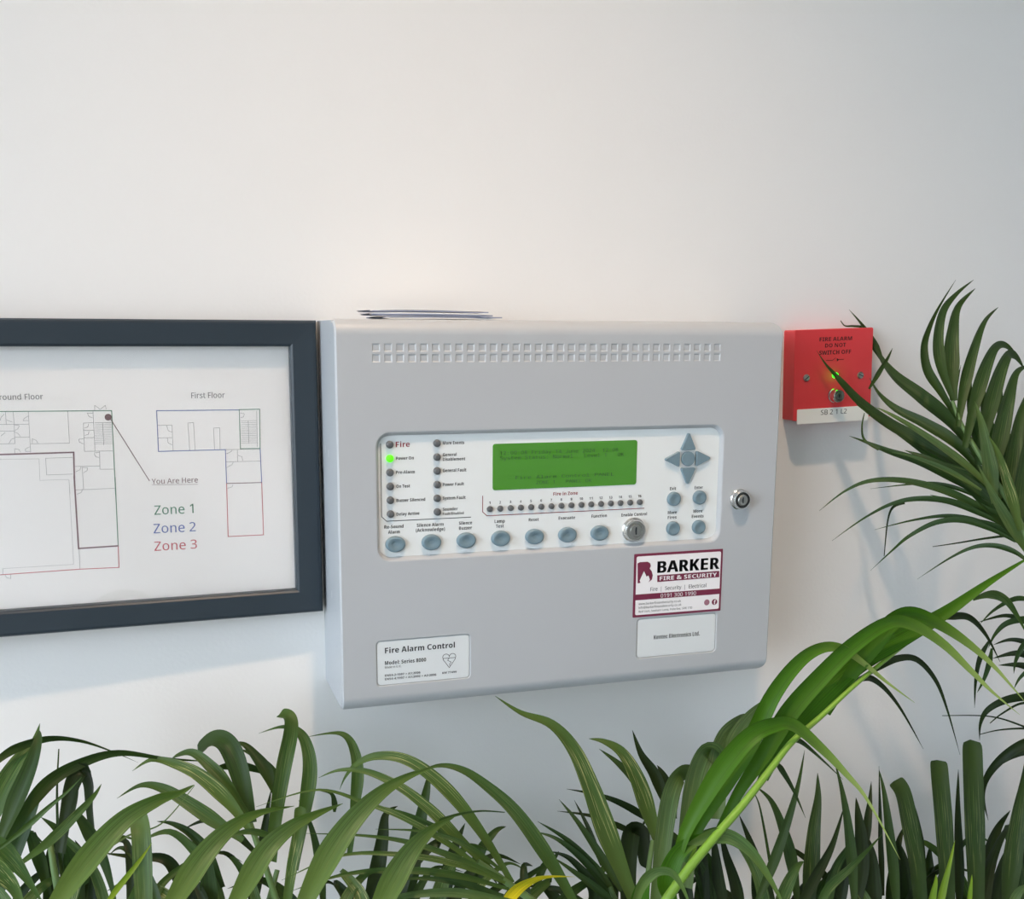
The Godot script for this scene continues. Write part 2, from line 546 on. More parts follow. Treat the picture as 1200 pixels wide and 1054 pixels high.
	lathe(st, Vector3.ZERO, [Vector2(0.0030, 0), Vector2(0.0030, 0.0016), Vector2(0.0027, 0.0023), Vector2(0.0018, 0.0029), Vector2(0.0008, 0.0031), Vector2(0, 0.0031)], 24)
	var dome = st.commit()
	for x in [0.0417, 0.0796]:
		for k in 6:
			var on = x < 0.05 and k == 1
			var o = obj("indicator_lamp", dome, M.lamp_on if on else M.lamp_off, t, Vector3(x, 0.2142 - 0.01097 * k, z))
			if on: o.set_meta("label", "lit green indicator lamp")
	st = mb()
	lathe(st, Vector3.ZERO, [Vector2(0.0025, 0), Vector2(0.0025, 0.0014), Vector2(0.0022, 0.0020), Vector2(0.0012, 0.0025), Vector2(0, 0.0026)], 20)
	dome = st.commit()
	for k in 16: obj("zone_lamp", dome, M.lamp_off, t, Vector3(0.12345 + 0.008837 * k, 0.1597, z))
	# push buttons
	st = mb()
	lathe(st, Vector3.ZERO, [Vector2(0.0080, 0), Vector2(0.0080, 0.0022), Vector2(0.0077, 0.0030), Vector2(0.0070, 0.0036), Vector2(0.0060, 0.0038), Vector2(0.0040, 0.0035), Vector2(0.0022, 0.0029), Vector2(0, 0.0027)], 40, 0.80)
	var press = st.commit()
	for x in [0.0452, 0.0745, 0.1034, 0.1326, 0.1618, 0.1908, 0.2197]: obj("push_button", press, M.slate, t, Vector3(x, 0.1351, z))
	st = mb()
	lathe(st, Vector3.ZERO, [Vector2(0.0061, 0), Vector2(0.0061, 0.0022), Vector2(0.0058, 0.0030), Vector2(0.0051, 0.0035), Vector2(0.0042, 0.0036), Vector2(0.0028, 0.0033), Vector2(0, 0.0028)], 36)
	press = st.commit()
	for p in [Vector2(0.2876, 0.1612), Vector2(0.3119, 0.1614), Vector2(0.2877, 0.1356), Vector2(0.3122, 0.1356)]: obj("push_button", press, M.slate, t, Vector3(p.x, p.y, z))
	st = mb()
	lathe(st, Vector3.ZERO, [Vector2(0.0062, 0), Vector2(0.0062, 0.0020), Vector2(0.0058, 0.0027), Vector2(0.0030, 0.0028), Vector2(0, 0.0028)], 36)
	obj("navigation_button", st, M.slate, t, Vector3(0.2996, 0.1953, z))
	for a in [[0.2993, 0.2186, 0.0, 0.2027], [0.2997, 0.1723, PI, 0.1876]]:
		var up = 1.0 if a[2] == 0.0 else -1.0
		var pts = [Vector2(a[0] - 0.0072 * up, a[3]), Vector2(a[0] + 0.0072 * up, a[3]), Vector2(a[0], a[1])]
		st = mb()
		slab(st, round_poly(pts, 0.0011), z, z + 0.0028, 0.0007)
		obj("arrow_button", st, M.slate, t)
	for a in [[0.2766, 0.2915], [0.3218, 0.3068]]:
		var s = 1.0 if a[0] > a[1] else -1.0
		var pts = [Vector2(a[1], 0.1953 + 0.0070 * s), Vector2(a[1], 0.1953 - 0.0070 * s), Vector2(a[0], 0.1953)]
		st = mb()
		slab(st, round_poly(pts, 0.0011), z, z + 0.0028, 0.0007)
		obj("arrow_button", st, M.slate, t)
	lock("key_switch", t, Vector3(0.2510, 0.1361, z), 0.0094, 0.0055, false).set_meta("label", "round steel key switch")
	# plates and sticker on the cover
	st = mb()
	slab(st, rrect(0.0289, 0.0207, 0.1053, 0.0567, 0.0028), D - 0.0014, D - 0.0006, 0.0003)
	var plate = obj("name_plate", st, M.plate, t)
	st = mb()
	text(st, "Fire Alarm Control", "bold", 35.07, 93.05, 46.85, 4.60, D - 0.0005)
	text(st, "Model: Series 8000", "bold", 34.94, 68.85, 37.27, 3.13, D - 0.0005)
	text(st, "Made in U.K.", "sans", 34.89, 48.32, 34.30, 1.85, D - 0.0005)
	text(st, "EN54-2:1997 + A1:2006", "bold", 34.80, 64.01, 27.49, 1.78, D - 0.0005)
	text(st, "EN54-4:1997 + A1:2002 + A2:2006", "bold", 34.76, 77.34, 24.46, 1.79, D - 0.0005)
	text(st, "KM 77499", "bold", 82.38, 94.45, 25.36, 1.67, D - 0.0005)
	for k in [-1, 1]:
		var pts = []
		for i in 9:
			var a = PI - PI * i / 8
			pts.append_array([88.3 + k * 2.75 + cos(a) * 2.75, 36.4 + 3.0 + sin(a) * 2.6])
		stroke(st, 0.42, D - 0.0005, pts)
	stroke(st, 0.42, D - 0.0005, [88.3 - 5.5, 36.4 + 3.0, 88.3 - 5.0, 36.4 + 0.8, 88.3, 36.4 - 6.2, 88.3 + 5.0, 36.4 + 0.8, 88.3 + 5.5, 36.4 + 3.0])
	stroke(st, 0.42, D - 0.0005, [88.3 - 5.2, 36.4 + 2.0, 88.3 + 5.2, 36.4 + 2.0])
	stroke(st, 0.42, D - 0.0005, [88.3, 36.4 + 2.0, 88.3 - 1.4, 36.4 + 0.2, 88.3 + 1.6, 36.4 - 1.6, 88.3 + 0.2, 36.4 - 3.4, 88.3 + 0.6, 36.4 - 4.6])
	obj("lettering", st, M.ink, plate)
	st = mb()
	slab(st, rrect(0.2561, 0.0237, 0.3311, 0.0577, 0.0028), D - 0.0014, D - 0.0006, 0.0003)
	plate = obj("maker_plate", st, M.plate, t)
	st = mb()
	text(st, "Kentec Electronics Ltd.", "bold", 271.73, 316.07, 38.90, 3.69, D - 0.0005)
	obj("lettering", st, M.ink, plate)
	st = mb()
	slab(st, rrect(0.2507, 0.0601, 0.3350, 0.1157, 0.0006, 2), D - 0.0001, D + 0.0003)
	var sticker = obj("company_sticker", st, M.maroon, t)
	sticker.set_meta("label", "white sticker with a maroon border and a flame emblem")
	st = mb()
	slab(st, rrect(0.2529, 0.0621, 0.3332, 0.1135, 0.0014, 3), D, D + 0.00042)
	obj("face", st, M.sticker, sticker)
	st = mb()
	var sz = D + 0.00055
	area(st, sz, [253.7, 107.6, 256.1, 108.6, 263.2, 108.5, 265.5, 107.1, 266.3, 104.6, 265.2, 102.4, 264.3, 101.7, 267.2, 100.0, 268.4, 96.3, 267.6, 92.6, 264.6, 90.5, 265.8, 92.7, 265.4, 95.0, 264.2, 96.9, 263.4, 96.6, 262.6, 95.4, 262.0, 97.8, 260.0, 100.6, 259.1, 99.9, 258.6, 97.9, 256.7, 94.8, 256.2, 92.6, 257.0, 90.4, 254.4, 90.1])
	area(st, sz, [272.6, 96.0, 332.1, 96.2, 332.4, 90.6, 272.8, 90.1])
	area(st, sz, [252.2, 80.4, 334.5, 80.3, 334.8, 75.4, 252.3, 75.3])
	flat(st, ellipse(0.32870, 0.06850, 0.00265, 0.00265, 24), sz)
	obj("emblem", st, M.maroon, sticker)
	st = mb()
	flat(st, ellipse(0.32118, 0.06866, 0.00265, 0.00265, 24), sz)
	obj("emblem", st, M.rose, sticker)
	st = mb()
	text(st, "BARKER", "bold", 272.97, 332.19, 98.05, 10.19, sz)
	text(st, "BARKER", "bold", 272.40, 331.61, 98.08, 10.18, sz)
	text(st, "Fire  |  Security  |  Electrical", "sans", 266.50, 319.99, 82.46, 3.31, sz)
	text(st, "www.barkerfireandsecurity.co.uk", "sans", 255.89, 295.95, 70.94, 1.96, sz)
	text(st, "info@barkerfireandsecurity.co.uk", "sans", 255.99, 296.42, 67.58, 1.96, sz)
	text(st, "Red Lion, Seaham Lane, Peterlee, SR8 1TD", "sans", 256.10, 307.09, 64.19, 1.82, sz)
	obj("lettering", st, M.ink, sticker).set_meta("label", "dark lettering")
	st = mb()
	sz = D + 0.00068
	text(st, "FIRE & SECURITY", "bold", 274.88, 329.83, 91.40, 3.46, sz)
	text(st, "0191 300 1990", "sans", 276.39, 310.31, 76.18, 3.26, sz)
	text(st, "f", "bold", 327.79, 329.97, 66.41, 3.86, sz)
	obj("lettering", st, M.sticker, sticker).set_meta("label", "white lettering on the maroon bars")

# ---------------------------------------------------------------- framed zone plan
func framed_plan():
	var t = thing("picture_frame", "dark blue-black framed zone plan hanging left of the grey panel", "picture frame", Vector3(0, PANEL_Y, 0))
	t.rotation.y = 0.03316
	var xo = [-0.3334, -0.3117, -0.0250, -0.0034]                                 # outer left, inner left, inner right, outer right
	var yo = [0.0663, 0.0865, 0.2882, 0.3090]
	var outer = [Vector2(xo[0], yo[0]), Vector2(xo[3], yo[0]), Vector2(xo[3], yo[3]), Vector2(xo[0], yo[3])]
	var inner = [Vector2(xo[1], yo[1]), Vector2(xo[2], yo[1]), Vector2(xo[2], yo[2]), Vector2(xo[1], yo[2])]
	for k in 4:                                     # four mitred rails, each a moulding
		var st = mb()
		var j = (k + 1) % 4
		var section = [[0.0, 0.0025], [0.0, 0.0160], [0.06, 0.0178], [0.14, 0.0182], [0.90, 0.0172], [0.97, 0.0162], [1.0, 0.0150], [1.0, 0.0085]]
		var first = []; var last = []
		for s in section:
			var a = outer[k].lerp(inner[k], s[0]); var b = outer[j].lerp(inner[j], s[0])
			first.append(Vector3(a.x, a.y, s[1])); last.append(Vector3(b.x, b.y, s[1]))
		for i in section.size() - 1: quad(st, first[i], last[i], last[i + 1], first[i + 1])
		obj("rail", st, M.frame, t)
	var st = mb()
	box(st, Vector3(xo[0] + 0.004, yo[0] + 0.004, 0.0025), Vector3(xo[3] - 0.004, yo[3] - 0.004, 0.0070))
	obj("backing_board", st, M.board, t)
	st = mb()                                       # the sheet lies a little wavy behind the glass
	var nx = 40; var ny = 24
	for i in nx:
		for j in ny:
			var q = []; var n = []
			for c in [[0, 0], [1, 0], [1, 1], [0, 1]]:
				var u = float(i + c[0]) / nx; var v = float(j + c[1]) / ny
				q.append(Vector3(lerpf(xo[1] - 0.003, xo[2] + 0.003, u), lerpf(yo[1] - 0.003, yo[2] + 0.003, v), 0.0074))
				n.append(Vector3(0.03 * cos(u * 9.0 + v * 4.0), 0.03 * sin(v * 7.0 + u * 5.0), 1).normalized())
			quad(st, q[0], q[1], q[2], q[3], n[0], n[1], n[2], n[3])
	var sheet = obj("plan_sheet", st, M.paper, t)
	sheet.set_meta("label", "white printed sheet with floor plans")
	var z = 0.0076
	st = mb()
	stroke(st, 0.22, z, [-223.1, 239.2, -223.5, 208.0])
	stroke(st, 0.22, z, [-195.1, 238.8, -195.4, 214.3, -223.1, 214.5])
	stroke(st, 0.22, z, [-239.0, 239.5, -239.1, 230.1])
	stroke(st, 0.22, z, [-233.7, 239.4, -233.6, 229.8, -234.1, 215.3])
	stroke(st, 0.22, z, [-243.5, 229.8, -223.5, 229.6])
	stroke(st, 0.22, z, [-243.8, 224.9, -233.7, 224.6])
	stroke(st, 0.22, z, [-244.5, 215.1, -234.1, 215.0])
	stroke(st, 0.22, z, [-233.9, 219.8, -223.4, 219.8])
	stroke(st, 0.22, z, [-223.3, 235.8, -226.2, 234.1, -227.1, 232.4, -223.5, 232.3])
	stroke(st, 0.22, z, [-221.9, 214.9, -221.6, 218.4, -218.9, 217.0, -217.9, 214.8])
	stroke(st, 0.22, z, [-234.7, 207.5, -234.5, 211.2, -231.8, 210.5, -230.7, 208.7])
	stroke(st, 0.22, z, [-223.7, 208.7, -227.1, 208.8, -227.0, 210.7, -223.7, 212.4])
	stroke(st, 0.22, z, [-238.2, 215.2, -236.4, 218.4, -233.9, 219.2])
	stroke(st, 0.22, z, [-233.3, 229.1, -230.5, 229.0])
	stroke(st, 0.22, z, [-233.6, 224.8, -231.1, 226.5, -230.1, 228.6])
	stroke(st, 0.22, z, [-233.6, 223.9, -231.3, 222.6, -229.9, 220.4])
	stroke(st, 0.22, z, [-243.2, 232.8, -242.3, 235.3, -240.2, 237.4])
	stroke(st, 0.22, z, [-238.5, 233.1, -234.7, 231.3])
	stroke(st, 0.22, z, [-243.3, 221.2, -240.3, 223.7])
	stroke(st, 0.22, z, [-176.9, 238.5, -177.2, 207.4])
	stroke(st, 0.22, z, [-177.0, 229.7, -184.4, 229.5, -184.9, 207.5, -164.1, 207.2])
	stroke(st, 0.22, z, [-184.8, 223.7, -177.4, 223.8])
	stroke(st, 0.22, z, [-184.7, 218.1, -177.3, 218.0])
	stroke(st, 0.22, z, [-176.2, 229.5, -163.7, 229.6])
	stroke(st, 0.22, z, [-170.4, 229.4, -170.5, 212.1])
	stroke(st, 0.22, z, [-175.6, 239.1, -175.4, 243.1, -171.5, 239.9, -167.6, 242.9, -167.1, 239.8])
	stroke(st, 0.22, z, [-177.0, 237.0, -181.1, 237.1, -180.0, 234.4, -177.6, 233.5])
	stroke(st, 0.22, z, [-185.4, 213.4, -188.2, 214.8, -188.5, 217.0, -185.2, 217.4])
	stroke(st, 0.22, z, [-183.8, 225.7, -181.3, 226.5, -180.8, 228.7])
	stroke(st, 0.22, z, [-183.8, 220.0, -181.3, 220.8, -180.7, 223.0])
	stroke(st, 0.22, z, [-173.9, 207.1, -174.4, 193.1, -164.1, 192.8])
	stroke(st, 0.22, z, [-178.0, 205.7, -176.9, 203.0, -174.4, 202.4])
	stroke(st, 0.22, z, [-177.6, 206.1, -174.0, 206.4])
	stroke(st, 0.22, z, [-192.6, 196.0, -174.4, 195.7])
	stroke(st, 0.22, z, [-187.3, 195.5, -187.3, 177.9])
	stroke(st, 0.22, z, [-192.9, 177.5, -164.5, 177.6])
	stroke(st, 0.22, z, [-192.1, 191.9, -189.1, 193.2, -188.1, 195.5])
	stroke(st, 0.22, z, [-186.7, 190.8, -183.7, 192.5, -183.6, 194.7, -186.9, 194.9])
	stroke(st, 0.22, z, [-192.3, 174.1, -189.3, 175.3, -187.9, 177.9])
	stroke(st, 0.22, z, [-193.8, 203.1, -213.2, 203.1, -213.3, 190.1, -194.6, 190.1])
	stroke(st, 0.16, z, [-175.9, 229.5, -163.7, 229.5])
	stroke(st, 0.16, z, [-176.0, 228.1, -163.7, 228.2])
	stroke(st, 0.16, z, [-176.1, 226.8, -163.8, 226.8])
	stroke(st, 0.16, z, [-176.2, 225.4, -163.8, 225.4])
	stroke(st, 0.16, z, [-176.3, 224.0, -163.8, 224.1])
	stroke(st, 0.16, z, [-176.3, 222.7, -163.8, 222.7])
	stroke(st, 0.16, z, [-176.4, 221.3, -163.8, 221.3])
	stroke(st, 0.16, z, [-176.5, 219.9, -163.8, 219.9])
	stroke(st, 0.16, z, [-176.6, 218.6, -163.9, 218.6])
	stroke(st, 0.16, z, [-176.7, 217.2, -163.9, 217.2])
	stroke(st, 0.16, z, [-176.7, 215.8, -163.9, 215.8])
	stroke(st, 0.16, z, [-176.8, 214.4, -163.9, 214.4])
	stroke(st, 0.16, z, [-176.9, 213.1, -163.9, 213.0])
	stroke(st, 0.22, z, [-193.5, 130.9, -193.7, 114.2])
	stroke(st, 0.22, z, [-248.1, 113.3, -247.0, 111.0, -244.3, 110.3, -244.1, 113.2])
	stroke(st, 0.22, z, [-249.3, 118.5, -249.7, 113.9])
	stroke(st, 0.22, z, [-129.7, 226.4, -118.6, 226.4, -118.7, 205.9])
	stroke(st, 0.22, z, [-129.6, 216.4, -119.1, 216.4])
	stroke(st, 0.22, z, [-122.7, 226.3, -121.7, 222.0, -118.9, 220.7])
	stroke(st, 0.22, z, [-122.6, 216.2, -122.2, 212.2, -119.3, 210.6])
	stroke(st, 0.22, z, [-105.9, 205.9, -106.4, 227.7, -102.0, 228.0, -101.7, 206.0])
	stroke(st, 0.22, z, [-86.5, 205.8, -86.6, 223.2, -81.8, 223.3, -82.1, 205.6])
	stroke(st, 0.22, z, [-78.0, 205.5, -50.2, 205.0])
	stroke(st, 0.22, z, [-68.5, 204.9, -68.6, 195.5])
	stroke(st, 0.22, z, [-78.0, 195.5, -50.3, 195.2])
	stroke(st, 0.22, z, [-77.2, 202.1, -73.4, 203.8, -72.8, 205.1])
	stroke(st, 0.22, z, [-68.0, 200.5, -65.0, 199.2, -64.5, 196.0])
	stroke(st, 0.22, z, [-77.6, 190.8, -73.2, 193.1, -71.9, 195.2])
	stroke(st, 0.22, z, [-77.6, 173.7, -73.9, 174.8, -73.0, 176.7])
	stroke(st, 0.22, z, [-59.0, 228.5, -59.1, 210.3])
	stroke(st, 0.22, z, [-52.0, 236.5, -52.4, 207.0])
	stroke(st, 0.22, z, [-64.9, 234.9, -61.9, 234.2, -62.6, 231.7, -64.8, 231.1])
	stroke(st, 0.16, z, [-64.5, 228.5, -52.3, 228.5])
	stroke(st, 0.16, z, [-64.6, 227.0, -52.3, 227.0])
	stroke(st, 0.16, z, [-64.7, 225.5, -52.4, 225.5])
	stroke(st, 0.16, z, [-64.7, 224.0, -52.4, 224.0])
	stroke(st, 0.16, z, [-64.8, 222.5, -52.5, 222.5])
	stroke(st, 0.16, z, [-64.8, 221.0, -52.5, 220.9])
	stroke(st, 0.16, z, [-64.9, 219.5, -52.6, 219.4])
	stroke(st, 0.16, z, [-64.9, 218.0, -52.6, 217.9])
	stroke(st, 0.16, z, [-65.0, 216.5, -52.7, 216.4])
	stroke(st, 0.16, z, [-65.0, 215.0, -52.7, 214.9])
	stroke(st, 0.16, z, [-65.1, 213.5, -52.8, 213.4])
	stroke(st, 0.16, z, [-65.2, 212.0, -52.8, 211.9])
	stroke(st, 0.16, z, [-65.2, 210.5, -52.9, 210.4])
	dashed(st, 0.22, z, [-245.3, 203.4, -217.9, 202.8, -218.4, 186.1, -197.5, 185.9, -197.4, 174.0], 1.0, 0.8)
	dashed(st, 0.22, z, [-197.5, 185.6, -198.2, 118.4, -249.3, 118.5], 1.0, 0.8)
	obj("plan_lines", st, M.ink_soft, sheet).set_meta("label", "thin dark plan lines")
	st = mb()
	text(st, "Ground Floor", "sans", -246.54, -212.06, 248.32, 4.21, z)
	text(st, "First Floor", "sans", -102.75, -76.76, 247.35, 4.46, z)
	obj("lettering", st, M.ink_soft, sheet).set_meta("label", "dark lettering")
	st = mb()
	stroke(st, 1.15, z, [-245.1, 207.0, -192.8, 207.0, -193.5, 187.2])
	stroke(st, 1.15, z, [-193.6, 187.8, -193.8, 130.9, -164.5, 131.2])
	stroke(st, 0.62, z, [-164.4, 232.3, -138.0, 182.6])
	text(st, "You Are Here", "sans", -136.17, -100.63, 179.65, 4.25, z)
	stroke(st, 0.25, z, [-136.2, 179.1, -100.7, 178.1])
	stroke(st, 0.62, z, [-78.1, 177.8, -49.9, 177.4])
	flat(st, ellipse(-0.16601, 0.23369, 0.0026, 0.0026, 24), z + 0.0001)
	obj("lettering", st, M.plan_brown, sheet).set_meta("label", "brown lettering, pointer and heavy walls")
	st = mb()
	stroke(st, 0.62, z, [-242.8, 239.6, -163.2, 238.7, -163.9, 172.5])
	stroke(st, 0.62, z, [-163.6, 186.0, -164.3, 130.9])
	stroke(st, 0.60, z, [-65.8, 237.6, -49.5, 237.7, -50.2, 205.6, -66.0, 205.9, -65.8, 237.6])
	text(st, "Zone 1", "sans", -135.44, -105.06, 154.79, 7.47, z)
	obj("lettering", st, M.plan_green, sheet).set_meta("label", "green walls and lettering")
	st = mb()
	stroke(st, 0.62, z, [-65.8, 237.4, -129.7, 238.0, -129.9, 205.7, -78.0, 205.5, -78.1, 178.2])
	stroke(st, 0.62, z, [-50.2, 205.6, -49.9, 177.6])
	text(st, "Zone 2", "sans", -136.84, -104.05, 139.67, 7.65, z)
	obj("lettering", st, M.plan_blue, sheet).set_meta("label", "blue walls and lettering")
	st = mb()
	stroke(st, 0.60, z, [-164.3, 130.9, -164.6, 113.6, -193.8, 114.2, -251.7, 113.7])
	stroke(st, 0.60, z, [-78.1, 177.5, -78.6, 133.7, -49.9, 133.5, -49.9, 177.1])
	text(st, "Zone 3", "sans", -136.90, -103.66, 125.29, 7.55, z)
	obj("lettering", st, M.plan_red, sheet).set_meta("label", "red walls and lettering")
	st = mb()
	box(st, Vector3(xo[1] - 0.002, yo[1] - 0.002, 0.0100), Vector3(xo[2] + 0.002, yo[2] + 0.002, 0.0120))
	obj("glass", st, M.glass, t)

# ---------------------------------------------------------------- red switch box
func switch_box():
	var t = thing("isolator_switch", "square red fire alarm key switch box with a lit green lamp", "switch", Vector3(0.4849, PANEL_Y + 0.2625, 0))
	t.rotation.z = deg_to_rad(2.00)
	var d = 0.0195
	var st = mb()
	slab(st, rrect(-0.0422, -0.0422, 0.0422, 0.0422, 0.0016, 3), 0.0, d - 0.0032, 0.0004)
	obj("back_box", st, M.red, t)
	st = mb()
	slab(st, rrect(-0.0428, -0.0424, 0.0428, 0.0424, 0.0014, 4), d - 0.0030, d, 0.0007)
	var plate = obj("front_plate", st, M.red, t)
	st = mb()
	text(st, "FIRE ALARM", "bold", -16.39, 19.19, 31.22, 3.63, d + 0.0001)
	text(st, "DO NOT", "bold", -10.18, 12.50, 25.33, 3.65, d + 0.0001)
	text(st, "SWITCH OFF", "bold", -16.30, 18.55, 18.67, 3.81, d + 0.0001)
	stroke(st, 0.45, d + 0.0001, [-8.5, 13.2, -1.8, 13.1, 1.6, 15.2])
	area(st, d + 0.0001, [2.9, 15.1, 3.4, 11.8, 5.5, 13.5])
	stroke(st, 0.45, d + 0.0001, [5.2, 13.5, 10.5, 13.5])
	obj("lettering", st, M.ink_brown, plate)
	for x in [-0.0297, 0.0297]:
		st = mb()
		lathe(st, Vector3.ZERO, [Vector2(0.0034, 0), Vector2(0.0034, 0.0003), Vector2(0.0030, 0.0012), Vector2(0.0018, 0.0016), Vector2(0, 0.0016)], 24)
		var s = obj("screw", st, M.steel, t, Vector3(x, -0.0022, d))
		st = mb()
		var a = 0.6 if x < 0 else -0.4
		var k = Vector2(cos(a), sin(a)) * 0.0026; var w = k.orthogonal() * 0.16
		slab(st, PackedVector2Array([-k - w, k - w, k + w, -k + w]), 0.0010, 0.0017)
		obj("slot", st, M.ink, s)
	st = mb()
	lathe(st, Vector3.ZERO, [Vector2(0.0027, 0), Vector2(0.0027, 0.0022), Vector2(0.0022, 0.0034), Vector2(0.0012, 0.0041), Vector2(0, 0.0043)], 24)
	obj("indicator_lamp", st, M.lamp_green, t, Vector3(0.0012, -0.0010, d)).set_meta("label", "lit green lamp")
	var l := OmniLight3D.new()
	l.name = "lamp_light"
	l.position = Vector3(0.0012, -0.0010, d + 0.0042)
	l.light_color = Color(0.1, 1.0, 0.2)
	l.light_energy = 0.00012
	l.light_size = 0.002
	l.omni_range = 6.0
	l.omni_attenuation = 2.0
	l.shadow_enabled = true
	t.add_child(l)
	lock("key_switch", t, Vector3(0.0010, -0.0201, d), 0.0062, 0.0085, false).set_meta("label", "round steel key switch")
	st = mb()
	slab(st, rrect(-0.0389, -0.0455, 0.0402, -0.0315, 0.0008, 2), d, d + 0.0006, 0.0002)
	var strip = obj("label_strip", st, M.tape, t)
	strip.set_meta("label", "white label strip along the lower edge")
	st = mb()
	text(st, "SB 2 1 L2", "sans", -13.22, 15.36, -37.81, 4.54, d + 0.0007)
	obj("lettering", st, M.ink, strip)

# ---------------------------------------------------------------- leaflets lying on the panel
func folded_paper(label, at, turn, size, lift, curl, m):
	var t = thing("folded_leaflet", label, "leaflet", at, "folded leaflets on top of the panel")
	t.rotation.y = turn
	for side in 2:
		var st = mb()
		var n = 14
		for i in n:
			var q = []
			for k in 2:
				var u = float(i + k) / n
				var y = 0.0003 + side * 0.0012 + lift * sin(PI * minf(u * 1.15, 1.0)) + curl * u * u
				if u < 0.05: y = lerpf(0.0009, y, u / 0.05)
				q.append(Vector2((u - 0.5) * size.x, y))
			var th = 0.0009
			quad(st, Vector3(q[0].x, q[0].y + th, size.y / 2), Vector3(q[1].x, q[1].y + th, size.y / 2), Vector3(q[1].x, q[1].y + th, -size.y / 2), Vector3(q[0].x, q[0].y + th, -size.y / 2))
			quad(st, Vector3(q[0].x, q[0].y, -size.y / 2), Vector3(q[1].x, q[1].y, -size.y / 2), Vector3(q[1].x, q[1].y, size.y / 2), Vector3(q[0].x, q[0].y, size.y / 2))
			quad(st, Vector3(q[0].x, q[0].y, size.y / 2), Vector3(q[1].x, q[1].y, size.y / 2), Vector3(q[1].x, q[1].y + th, size.y / 2), Vector3(q[0].x, q[0].y + th, size.y / 2))
			quad(st, Vector3(q[1].x, q[1].y, -size.y / 2), Vector3(q[0].x, q[0].y, -size.y / 2), Vector3(q[0].x, q[0].y + th, -size.y / 2), Vector3(q[1].x, q[1].y + th, -size.y / 2))
		obj("page", st, m[side], t)

# ---------------------------------------------------------------- room
func wall(called, label, category, boxes, m):
	var st = mb()
	for b in boxes:
		var lo = b[0]; var hi = b[1]
		loft(st, [[rect(lo.x, lo.y, hi.x, hi.y), lo.z], [rect(lo.x, lo.y, hi.x, hi.y), hi.z]], true, true)
	var o = obj(called, st, m, self)
	return tag(o, label, category, "", "structure")

